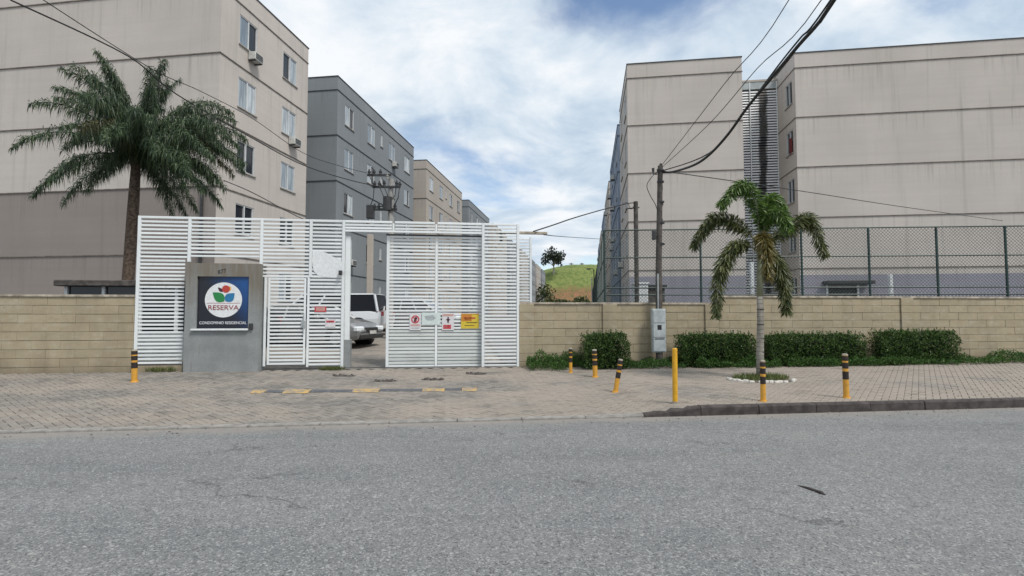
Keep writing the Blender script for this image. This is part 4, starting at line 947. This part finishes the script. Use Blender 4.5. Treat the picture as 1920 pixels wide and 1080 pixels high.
# ------------------------------------------------------------------ cars
def car(label, loc, rz, paint, L_=4.4, Wd=1.75, roof=1.5, belt=.95, hood=.9, cab=(-.42, .22), rcab=(-.3, .05), kind='sedan', group='cars parked inside the gate'):
    t_ = thing('parked_car', label, 'car', loc, rz, group)
    h = L_ / 2; w2 = Wd / 2; b = MB(); st = []
    prof = [(-1, .5, .82, .88), (-.97, .32, belt - .02, .95), (-.8, .24, belt + .02, 1), (-.4, .22, belt, 1), (0, .22, belt, 1), (.35, .22, belt - .01, 1), (.6, .22, hood + .02, 1), (.85, .24, hood - .1, .97), (.96, .3, hood - .24, .9), (1, .42, hood - .36, .8)]
    if kind == 'suv': prof[0] = (-1, .5, belt, .95)
    for x, zb0, zt0, wk in prof:
        x *= h; ww = w2 * wk; st.append([(x, ww * .9, zb0), (x, ww, zb0 + .12), (x, ww * 1.01, (zb0 + zt0) / 2 + .05), (x, ww * .97, zt0 - .06), (x, ww * .86, zt0), (x, 0, zt0 + .03), (x, -ww * .86, zt0), (x, -ww * .97, zt0 - .06), (x, -ww * 1.01, (zb0 + zt0) / 2 + .05), (x, -ww, zb0 + .12), (x, -ww * .9, zb0)])
    n_ = 11; vs = [p_ for r_ in st for p_ in r_]; fs = []
    for i_ in range(len(st) - 1):
        for k_ in range(n_): k2 = (k_ + 1) % n_; fs.append((i_ * n_ + k_, (i_ + 1) * n_ + k_, (i_ + 1) * n_ + k2, i_ * n_ + k2))
    fs.append(tuple(range(n_))); fs.append(tuple(range((len(st) - 1) * n_, len(st) * n_))[::-1]); b.add(vs, fs); b.build('body', paint, t_, smooth=False)
    xb0, xb1, xr0, xr1 = cab[0] * L_, cab[1] * L_, rcab[0] * L_, rcab[1] * L_
    wb, wr = w2 * .93, w2 * .74; zb0 = belt - .02; zr0 = roof - .05
    lo = [(xb0, -wb, zb0), (xb1, -wb, zb0), (xb1, wb, zb0), (xb0, wb, zb0)]; hi = [(xr0, -wr, zr0), (xr1, -wr, zr0), (xr1, wr, zr0), (xr0, wr, zr0)]
    MB().add(lo + hi, [(0, 1, 5, 4), (1, 2, 6, 5), (2, 3, 7, 6), (3, 0, 4, 7), (4, 5, 6, 7)]).build('windows', M['glassd'], t_)
    r_ = MB(); r_.add([(xr0 - .04, -wr - .02, zr0), (xr1 + .04, -wr - .02, zr0), (xr1 + .04, wr + .02, zr0), (xr0 - .04, wr + .02, zr0), (xr0 + .1, -wr + .1, roof), (xr1 - .12, -wr + .1, roof), (xr1 - .12, wr - .1, roof), (xr0 + .1, wr - .1, roof)], [(0, 1, 5, 4), (1, 2, 6, 5), (2, 3, 7, 6), (3, 0, 4, 7), (4, 5, 6, 7), (0, 3, 2, 1)]); r_.build('roof', paint, t_)
    pi_ = MB()
    for a, c_ in zip(lo, hi): pi_.tube([a, c_], .055, 4)
    for f in (.38, .68):
        for s_ in (-1, 1): pi_.tube([(xb0 + (xb1 - xb0) * f, s_ * wb, zb0), (xr0 + (xr1 - xr0) * f, s_ * wr, zr0)], .04, 4)
    pi_.build('pillars', paint, t_)
    for x_ in (-.31 * L_, .31 * L_):
        for s_ in (-1, 1):
            q = MB(); disc(q, (x_, s_ * (w2 - .08), .33), (0, 1, 0), .33, .22, 22); wh = q.build('wheel', M['tyre'], t_); q = MB(); disc(q, (x_, s_ * (w2 + .031), .33), (0, 1, 0), .2, .012, 12)
            q.build('rim', M['rim'], wh); q = MB(); disc(q, (x_, s_ * (w2 - .05), .36), (0, 1, 0), .40, .16, 22); q.build('wheel_arch', M['plast'], t_)
    for s_ in (-1, 1):
        MB().bbox(h * .9, h * .985, s_ * w2 * .72 - .19, s_ * w2 * .72 + .19, hood - .36, hood - .2, .03).build('headlight', M['lamp'], t_)
        MB().bbox(-h * 1.0 - .01, -h * .97, s_ * w2 * .74 - .15, s_ * w2 * .74 + .15, belt - .2, belt - .02, .01).build('tail_light', M['tail'], t_)
        MB().bbox(xb1 - .35, xb1 - .2, s_ * (w2 + .08) - .07, s_ * (w2 + .08) + .07, belt + .0, belt + .13, .02).build('mirror', paint, t_)
    MB().bbox(h * .96, h + .012, -w2 * .42, w2 * .42, hood - .38, hood - .24, .01).build('grille', M['plast'], t_)
    MB().bbox(h * .95, h + .03, -w2 * .8, w2 * .8, .3, .44, .02).build('bumper_intake', M['plast'], t_)
    MB().box(h + .03, h + .04, -.2, .2, .45, .56).build('number_plate', M['acw'], t_)
    return t_
def place(px, py, Y, back, rz):      # nose position by pixel
    p_ = at(px, py, Y); return (p_.x - math.cos(rz) * back, p_.y - math.sin(rz) * back, G(p_.x, p_.y))
rz = R(175); car('white estate car behind the silver one, its long dark side windows in the opening', place(727, 630, 21.6, -2.35, rz), rz, M['paintw'], 4.7, 1.85, 1.72, 1.02, 1.0, (-.47, .33), (-.43, .2), 'suv')
rz = R(-16); car('silver saloon car parked nose out at the left of the opening', place(700, 650, 17.4, 2.15, rz), rz, M['paintg'], 4.2, 1.7, 1.40)
rz = R(-8); car('silver hatchback behind the middle of the sliding gate', place(872, 630, 24, 2.1, rz), rz, M['paintg'], 4.1, 1.72, 1.52)
rz = R(172); car('dark grey saloon behind the slats of the left fence', place(285, 640, 17.5, 2.1, rz), rz, M['paintb'], 4.3, 1.75, 1.48)

# ------------------------------------------------------------------ hedges, ground cover
def hedge(name, label, px0, px1, pyt, dens=3900, vb=VG - .14, dep_=.55, cat='hedge'):
    ua, zt = pl(px0, pyt, vb - dep_); ub, _ = pl(px1, pyt, vb - dep_); z0 = GU(ua, vb); H = zt - z0; L_ = ub - ua
    t_ = gthing(name, label, cat, ua, vb - dep_, z0)
    def shape(s_, w__, h_):      # s, depth, height in 0..1, returns pushed-in point
        sh = .07 * noise.noise(Vector((ua + s_ * L_ * 2.4, w__ * 2, h_ * 3))) + .04 * noise.noise(Vector((s_ * L_ * 8, w__ * 4, h_ * 8)))
        return sh
    b = MB()
    for _ in range(int(70 * L_)):
        x = random.uniform(.1, L_ - .1); y = random.uniform(.12, dep_ - .05); q = Vector((x, y, 0)); e_ = Vector((x + random.uniform(-.18, .18), y + random.uniform(-.12, .12), H * random.uniform(.5, .92)))
        b.tube([q, (q + e_) / 2 + Vector((random.uniform(-.04, .04), 0, 0)), e_], [.012, .008, .004], 4)
    for _ in range(int(1500 * L_)):
        leaf(b, Vector((random.uniform(.12, L_ - .12), random.uniform(.14, dep_ - .05), H * random.uniform(.02, .85))), rv().normalized(), rv().normalized(), .08, .05)
    b.build('twigs', M['hedgec'], t_)
    lf = MB()
    n_ = int(dens * (L_ + .6))
    for _ in range(n_):
        fc = random.random()
        s_, w__, h_ = random.random(), random.random(), random.random() ** .85
        if fc < .5: w__ = random.random() ** 2 * .3
        elif fc < .75: h_ = 1 - random.random() ** 2 * .2
        else: s_ = random.choice((random.random() ** 2 * .25 / max(L_, .8), 1 - random.random() ** 2 * .25 / max(L_, .8)))
        sh = shape(s_, w__, h_); 
        rnd_ = .1 * (1 - math.sin(math.pi * min(1, max(0, (h_ - .8) / .2 + .5)) / 1) if h_ > .8 else 0)
        x = s_ * L_ + sh * (1 if s_ > .5 else -1); y = w__ * dep_ - sh * 1.2 + (.12 * max(0, h_ - .75) * 4 * (1 - w__)); z = h_ * H * (1 + sh * .9) + (.04 * noise.noise(Vector((x * 3, 0, 7))))
        edge = min(s_, 1 - s_) * L_
        if h_ > .8 and edge < .12 and random.random() < .6: continue
        leaf(lf, Vector((x, y, z)), (Vector((0, -.5, .5)) + rv()).normalized(), rv().normalized(), random.uniform(.03, .065), random.uniform(.02, .036))
    for _ in range(int(26 * L_)):
        x = random.uniform(.05, L_ - .05); z = H * (1 + .08 * random.random()); y = random.uniform(.05, dep_)
        for k_ in range(5): leaf(lf, Vector((x, y, z - .03 + k_ * .018)), (Vector((0, 0, 1)) + rv()).normalized(), rv().normalized(), .05, .025)
    lf.build('leaves', M['hedge'], t_); return t_
hedge('shrub', 'square clipped green shrub left of the utility pole', 1099, 1181, 629, cat='shrub', dep_=.7)
hedge('hedge', 'clipped green hedge between the yellow post and the palm trunk', 1281, 1419, 630)
hedge('hedge', 'long clipped green hedge right of the palm trunk', 1446, 1626, 630)
hedge('hedge', 'clipped hedge at the right end of the wall', 1656, 1800, 624, dens=3600)
gc = MB()
def coverstrip(px0, px1, n_, hmax=.22, v0=VG - .62, v1=VG - .06, size=.05):
    ua, ub = pl(px0, 690)[0], pl(px1, 690)[0]
    for _ in range(n_):
        u = random.uniform(ua, ub); v = v1 - random.random() ** 1.3 * (v1 - v0) * (.75 + .45 * noise.noise(Vector((u * 1.7, 3, 0))))
        pat = noise.noise(Vector((u * 1.6, v * 2, 5))) + .5 * noise.noise(Vector((u * 5, v * 5, 5)))
        if pat < -.28: continue
        hh = hmax * (.35 + max(0, pat + .35)) * random.random() ** .6 * sm(v0 - .3, v1, v + .1)
        leaf(gc, W(u, v, GU(u, v) + hh), (Vector((0, -.4, .6)) + rv()).normalized(), rv().normalized(), random.uniform(.6, 1.3) * size, size * .5)
coverstrip(985, 1100, 6200, .36, VG - .9); coverstrip(1095, 1290, 8000, .2, VG - 1.0); coverstrip(1280, 1650, 19000, .27, VG - 1.02, VG - .5); coverstrip(1620, 1900, 9500, .25, VG - 1.0, VG - .3)
tag(gc.build('ground_cover', M['cover']), 'low leafy weeds and ground cover along the foot of the beige wall', 'ground cover', kind='stuff')
def tuft(label, c_, n_, rx, ry, h, m='tuft', lean=.6):
    b = MB()
    for _ in range(n_):
        a = random.uniform(0, 6.28); r_ = random.random() ** .6; x, y = rx * r_ * math.cos(a), ry * r_ * math.sin(a)
        d = (Vector((random.uniform(-lean, lean), random.uniform(-lean, lean), 1))).normalized(); leaf(b, Vector((x, y, 0)), d, rv().normalized(), h * random.uniform(.4, 1.1), .012)
    o = b.build('grass_tuft', M[m]); o.location = c_; o.rotation_euler = (0, 0, R(7.2)); tag(o, label, 'grass', 'grass tufts on the pavement', 'stuff'); return o
tuft('grass tuft at the foot of the fence right of the pedestrian gate', gnd(622, 694), 420, .3, .1, .12)
tuft('grass tuft under the left slatted panel', gnd(303, 697), 350, .35, .1, .16)
# ------------------------------------------------------------------ foxtail palm
fb = gnd(1426, 712); fY = fb.y
fp = thing('foxtail_palm', 'young palm with bushy fronds growing in the pavement', 'palm tree', (fb.x, fY, fb.z))
def fr_(px, py, dy=0): return at(px, py, fY + dy) - Vector((fb.x, fY, fb.z))
tp_ = fr_(1424, 470)
MB().tube([(0, 0, -.05), (0, 0, .5), fr_(1426, 600), fr_(1425, 556)], [.088, .078, .07, .064], 14).build('trunk', M['ring'], fp, smooth=True)
b = MB()
for py_ in (580, 608, 635, 660): b.tube([fr_(1426, py_) - Vector((0, 0, .008)), fr_(1426, py_) + Vector((0, 0, .008))], .0755, 14)
b.build('trunk_ring', M['dark'], fp)
MB().tube([fr_(1425, 556), fr_(1425, 520), tp_, fr_(1424, 440)], [.062, .066, .045, .025], 12).build('crownshaft', M['shaft'], fp, smooth=True)
def curve_pts(P, sub=10):
    out = []
    for i_ in range(len(P) - 1):
        p0, p1, p2, p3 = P[max(i_ - 1, 0)], P[i_], P[i_ + 1], P[min(i_ + 2, len(P) - 1)]
        for k_ in range(sub):
            t_ = k_ / sub; out.append(.5 * ((2 * p1) + (p2 - p0) * t_ + (2 * p0 - 5 * p1 + 4 * p2 - p3) * t_ * t_ + (3 * p1 - p0 - 3 * p2 + p3) * t_ ** 3))
    out.append(P[-1]); return out
def fox_frond(path, n_, m, ln=.25, wd=.026, start=.16):
    P = curve_pts([Vector(p_) for p_ in path]); b = MB(); b.tube(P, [.016 * (1 - .8 * i_ / len(P)) + .003 for i_ in range(len(P))], 6, 1)
    for _ in range(n_):
        t_ = start + (1 - start) * random.random(); f = t_ * (len(P) - 1); i_ = min(int(f), len(P) - 2); p_ = P[i_].lerp(P[i_ + 1], f - i_); tg = (P[i_ + 1] - P[i_]).normalized()
        sd = rv(); sd = (sd - tg * sd.dot(tg)).normalized(); d = (sd + tg * random.uniform(.2, .9) + Vector((0, 0, -.18))).normalized()
        l_ = ln * random.uniform(.6, 1.1) * (1 - .45 * max(0, t_ - .6) / .4) * (.6 + .4 * min(1, (t_ - start) / .2))
        s_ = d.cross(rv().normalized()).normalized() * wd * random.uniform(.6, 1.1) / 2
        q = p_ + d * l_ * .55; e_ = p_ + d * l_ + Vector((0, 0, -.3 * l_))
        b.add([p_, q + s_, e_ + s_ * .5, e_ - s_ * .5, q - s_], [(0, 1, 4), (1, 2, 3, 4)], 0)
    b.build('frond', [m, M['shaft']], fp)
fox = [([(1424, 452, 0), (1418, 385, -.1), (1392, 346, -.25), (1352, 384, -.35)], 'foxg', 330), ([(1425, 452, 0), (1432, 405, 0), (1446, 372, .1), (1468, 392, .25)], 'foxg', 330), ([(1425, 450, 0), (1440, 412, -.2), (1462, 400, -.5), (1478, 430, -.7)], 'foxg', 260),
       ([(1422, 458, 0), (1384, 420, 0), (1336, 410, .1), (1300, 462, .15)], 'foxo', 320), ([(1427, 458, 0), (1468, 434, 0), (1516, 410, .1), (1546, 480, .1)], 'foxo', 340), ([(1421, 470, 0), (1384, 458, -.1), (1352, 508, -.2), (1342, 590, -.2)], 'foxo', 360),
       ([(1428, 474, 0), (1450, 482, -.1), (1468, 525, -.15), (1474, 586, -.15)], 'foxo', 300), ([(1424, 462, 0), (1428, 446, -.35), (1436, 462, -.75), (1440, 520, -.95)], 'foxy', 260),
       ]
for path, m, n_ in fox: fox_frond([fr_(*p_) for p_ in path], int(n_ * 3.3), M[m])
# planting ring
prg = thing('tree_ring', 'ring of white painted stones round the foot of the palm', 'tree ring', (fb.x, fY, fb.z))
random.seed(21)
for k_ in range(22):
    a = R(180 + (k_ / 21) * 175 - 0) if k_ < 22 else 0
    if k_ in (8, 15, 16): continue
    x = .70 * math.cos(a) * random.uniform(.95, 1.05); y = .42 * math.sin(a) * random.uniform(.95, 1.05); z = G(fb.x + x, fY + y) - fb.z
    b = MB(); b.bbox(-.055, .055, -.03, .03, -.01, .035 + random.random() * .015, .014); o = b.build('stone', M['wstone'], prg); o.location = (x, y, z); o.rotation_euler = (0, 0, math.atan2(.42 * math.cos(a), -.7 * math.sin(a)) + random.uniform(-.2, .2))
b = MB(); n_ = 40; b.add([(.68 * math.cos(2 * math.pi * k_ / n_), .40 * math.sin(2 * math.pi * k_ / n_), G(fb.x + .68 * math.cos(2 * math.pi * k_ / n_), fY + .40 * math.sin(2 * math.pi * k_ / n_)) - fb.z + .01) for k_ in range(n_)], [tuple(range(n_))]); b.build('soil', M['soil'], prg)
tuft('grass and weeds round the foot of the palm', (fb.x, fY, fb.z + .01), 1500, .60, .34, .15)

# ------------------------------------------------------------------ big dark palm at the left
qY = 14.6; qb = at(236, 560, qY); qc = at(256, 292, qY); zq = G(qb.x, qY)
qp = thing('queen_palm', 'large dark feathery palm behind the left end of the fence', 'palm tree', (qb.x, qY, zq))
crown = Vector((qc.x - qb.x, 0, qc.z - zq))
MB().tube([(0, 0, -.1), (.02, 0, 1.5), crown * .75 + Vector((0, 0, 0)), crown], [.17, .15, .14, .11], 12).build('trunk', M['trunkb'], qp, smooth=True)
random.seed(5)
def queen(az, el, ln, n_=560, m='queen', droop=1.0):
    P = []; p_ = crown.copy(); d = Vector((math.cos(az) * math.cos(el), math.sin(az) * math.cos(el), math.sin(el))); st = ln / 14
    wv = random.uniform(-.05, .05)
    for k_ in range(15): P.append(p_.copy()); p_ += d * st; d = (d + Vector((-d.y * wv, d.x * wv, -.095 * droop * (.3 + k_ / 8)))).normalized()
    b = MB(); b.tube(P, [.02 * (1 - .85 * i_ / 15) + .003 for i_ in range(15)], 5, 1)
    for _ in range(n_):
        t_ = .1 + .9 * random.random(); f = t_ * 14; i_ = min(int(f), 13); q = P[i_].lerp(P[i_ + 1], f - i_); tg = (P[i_ + 1] - P[i_]).normalized()
        sd = tg.cross(Vector((0, 0, 1)));
        if sd.length < .1: sd = Vector((1, 0, 0))
        sd = sd.normalized() * random.choice((-1, 1)); d_ = (sd * random.uniform(.15, .9) + tg * random.uniform(-.1, .7) + Vector((0, 0, random.uniform(-1.1, .55))) + rv() * .5).normalized()
        l_ = .40 * random.uniform(.35, 1.2) * (1 - .5 * max(0, t_ - .65) / .35); s_ = d_.cross(rv().normalized()).normalized() * .0105
        m1 = q + d_ * l_ * .5; e_ = q + d_ * l_ * .75 + Vector((0, 0, -.5 * l_)); b.add([q, m1 + s_, e_, m1 - s_], [(0, 1, 2, 3)], 0)
    b.build('frond', [M[m], M['queen']], qp)
for k_ in range(64):
    az = k_ * 2.39996 + random.uniform(-.2, .2); el = R(random.choice((78, 66, 55, 45, 35, 22, 10, -5))) ; queen(az, el, random.uniform(2.3, 3.0), m='queeny' if k_ % 11 == 0 else 'queen', droop=random.uniform(.8, 1.25))
for az, el, ln in ((-8, 55, 3.2), (6, 42, 3.3), (-18, 40, 3.2), (12, 30, 3.1), (-6, 25, 3.2), (-25, 25, 3.0), (20, 50, 3.2), (2, 10, 2.8), (-12, 12, 2.9), (-2, 35, 3.3)): queen(R(az), R(el), ln, 800, droop=1.2)

# ------------------------------------------------------------------ bollards
def bollard(label, bx, by, tx, ty, wpx, plain=False, thin=False):
    g_ = gnd(bx, by); tp__ = at(tx, ty, g_.y); ax = tp__ - g_; H = ax.length; r_ = wpx / 2 * g_.y / F
    t_ = thing('bollard', label, 'bollard', g_, group=None if plain else 'striped bollards along the pavement'); t_.rotation_euler = ax.to_track_quat('Z', 'Y').to_euler()
    if plain:
        MB().tube([(0, 0, -.06), (0, 0, H - .01), (0, 0, H)], [r_, r_, r_ * .85], 16).build('post', M['yels'], t_, smooth=False); MB().tube([(0, 0, -.04), (0, 0, .03)], r_ * 1.25, 14).build('collar', M['boltop'], t_); return
    MB().tube([(0, 0, -.06), (0, 0, H - .03)], r_, 14).build('post', M['yel'], t_)
    MB().tube([(0, 0, H - .03), (0, 0, H - .012), (0, 0, H)], [r_ * 1.02, r_ * .95, r_ * .6], 14).build('cap', M['boltop'], t_)
    for a, b_ in ((.42, .60), (.665, .80), (.84, .95)): MB().tube([(0, 0, a * H), (0, 0, b_ * H)], r_ * 1.03, 14).build('stripe', M['blk'], t_)
    b = MB(); b.tube([(0, 0, -.05), (0, 0, .02)], [r_ * 1.7, r_ * 1.3], 12); b.build('foot', M['yel'], t_)
bollard('striped bollard at the far left in front of the slatted fence', 252, 716, 252, 655, 10)
bollard('thin striped bollard left of the square shrub', 1070, 699, 1070, 652, 6)
bollard('striped bollard in front of the square shrub', 1116, 707, 1114.5, 655, 9)
bollard('leaning striped bollard with a chipped foot', 1154, 735, 1164, 673, 9)
bollard('plain bright yellow post, taller than the striped ones', 1266, 756, 1265, 653, 9.5, plain=True)
bollard('striped bollard right in front of the palm trunk', 1431, 752, 1430, 675, 9.5)
bollard('striped bollard furthest right near the kerb', 1587, 746, 1584, 663, 10)

# ------------------------------------------------------------------ speed strip and small things on the ground
ss = thing('speed_strip', 'worn yellow and black rumble strip across the driveway ramp', 'speed bump', gnd(690, 735))
o0 = ss.location.copy()
def strip(px0, px1, py, hd, mm):
    a, c_ = gnd(px0, py), gnd(px1, py); d = (c_ - a); n_ = Vector((-d.y, d.x, 0)).normalized() * hd; P = []
    for q in (a, c_):
        for k_, hz_ in ((-1, .004), (-.45, .028), (.45, .028), (1, .004)):
            r_ = q + n_ * k_; P.append(Vector((r_.x, r_.y, G(r_.x, r_.y) + hz_)) - o0)
    MB().add(P, [(0, 4, 5, 1), (1, 5, 6, 2), (2, 6, 7, 3), (0, 1, 2, 3), (7, 6, 5, 4)]).build('yellow_segment' if mm == 'bumpy' else 'black_segment', M[mm], ss)
for a, b_, mm, hd in ((476, 500, 'bumpy', .15), (501, 534, 'bumpk', .08), (535, 583, 'bumpy', .16), (584, 662, 'bumpk', .085), (663, 712, 'bumpy', .15), (713, 792, 'bumpk', .08), (793, 834, 'bumpy', .13), (835, 866, 'bumpk', .06), (867, 894, 'bumpy', .15)): strip(a, b_, 735 - (a - 476) * .011, hd, mm)
def patch(label, px, py, rx, ry, mm, nm='broken_paving_patch', cat='patch', z=.007):
    g_ = gnd(px, py); b = MB(); n_ = 22; pts_ = []
    for k_ in range(n_):
        a = 2 * math.pi * k_ / n_; f = 1 + .35 * noise.noise(Vector((math.cos(a) * 1.5 + px, math.sin(a) * 1.5, py))); x, y = rx * f * math.cos(a), ry * f * math.sin(a); pts_.append((x, y, G(g_.x + x, g_.y + y) - g_.z + z))
    top = [(x * .8, y * .8, z_ + .008) for x, y, z_ in pts_]
    b.add(pts_ + top, [tuple(range(n_, 2 * n_))] + [(k_, (k_ + 1) % n_, n_ + (k_ + 1) % n_, n_ + k_) for k_ in range(n_)])
    for _ in range(30):
        a = random.uniform(0, 6.28); r_ = random.random() ** .5; x, y = rx * r_ * math.cos(a), ry * r_ * math.sin(a); s_ = random.uniform(.008, .022); b.bbox(x - s_, x + s_, y - s_, y + s_, G(g_.x + x, g_.y + y) - g_.z + z, G(g_.x + x, g_.y + y) - g_.z + z + s_ * 1.6, s_ * .3)
    o = b.build(nm, M[mm]); o.location = g_; tag(o, label, cat, 'patches on the ramp'); return o
M['patch'] = flat('crumbled_asphalt', (.12, .105, .095), .95, .5, 30, world=True, bump=.6)
patch('crumbled dark patch just outside the driveway opening', 645, 705, .28, .1, 'patch'); patch('crumbled patch in front of the left edge of the sliding gate', 722, 715, .25, .1, 'patch')
patch('crumbled patch in front of the middle of the sliding gate', 812, 712, .24, .09, 'patch'); patch('crumbled patch in front of the right slatted panel', 893, 701, .24, .1, 'patch')
# stick on the road
a = gnd(1497, 914); c_ = gnd(1548, 932)
b = MB(); d = c_ - a; b.tube([(0, 0, .012), d * .35 + Vector((0, .012, .016)), d * .7 + Vector((0, .018, .014)), d * .86 + Vector((.0, -.006, .016)), d + Vector((0, 0, .012))], [.009, .017, .019, .024, .010], 7)
o = b.build('stick', M['blk']); o.location = a; tag(o, 'short dark stick lying on the asphalt at the right', 'stick')
# leaf litter and grit
lt = MB(); random.seed(3)
for _ in range(420):
    u = random.uniform(-12, 15); v = random.choice((random.uniform(7.4, 7.83), random.uniform(VP0, VG - .3), random.gauss(7.7, .25)))
    s_ = random.uniform(.008, .024); z_ = GU(u, v) + .003 + (.006 if VE < v < VP0 else 0) + .02 * sm(7.835, 3.0, v); q = W(u, v, z_ + .004); an = random.uniform(0, 3.1); dx = Vector((math.cos(an), math.sin(an), 0)) * s_; dy = Vector((-math.sin(an), math.cos(an), 0)) * s_ * .5; up_ = Vector((0, 0, s_ * .35))
    lt.add([q - dx, q + dy, q + dx, q - dy, q + up_], [(0, 1, 4), (1, 2, 4), (2, 3, 4), (3, 0, 4)], random.choice((0, 0, 1, 2)))
tag(lt.build('litter_grit', [M['trunkb'], M['kerbl'], M['blk']]), 'scattered dry leaves and grit on the pavement edge', 'litter', kind='stuff')
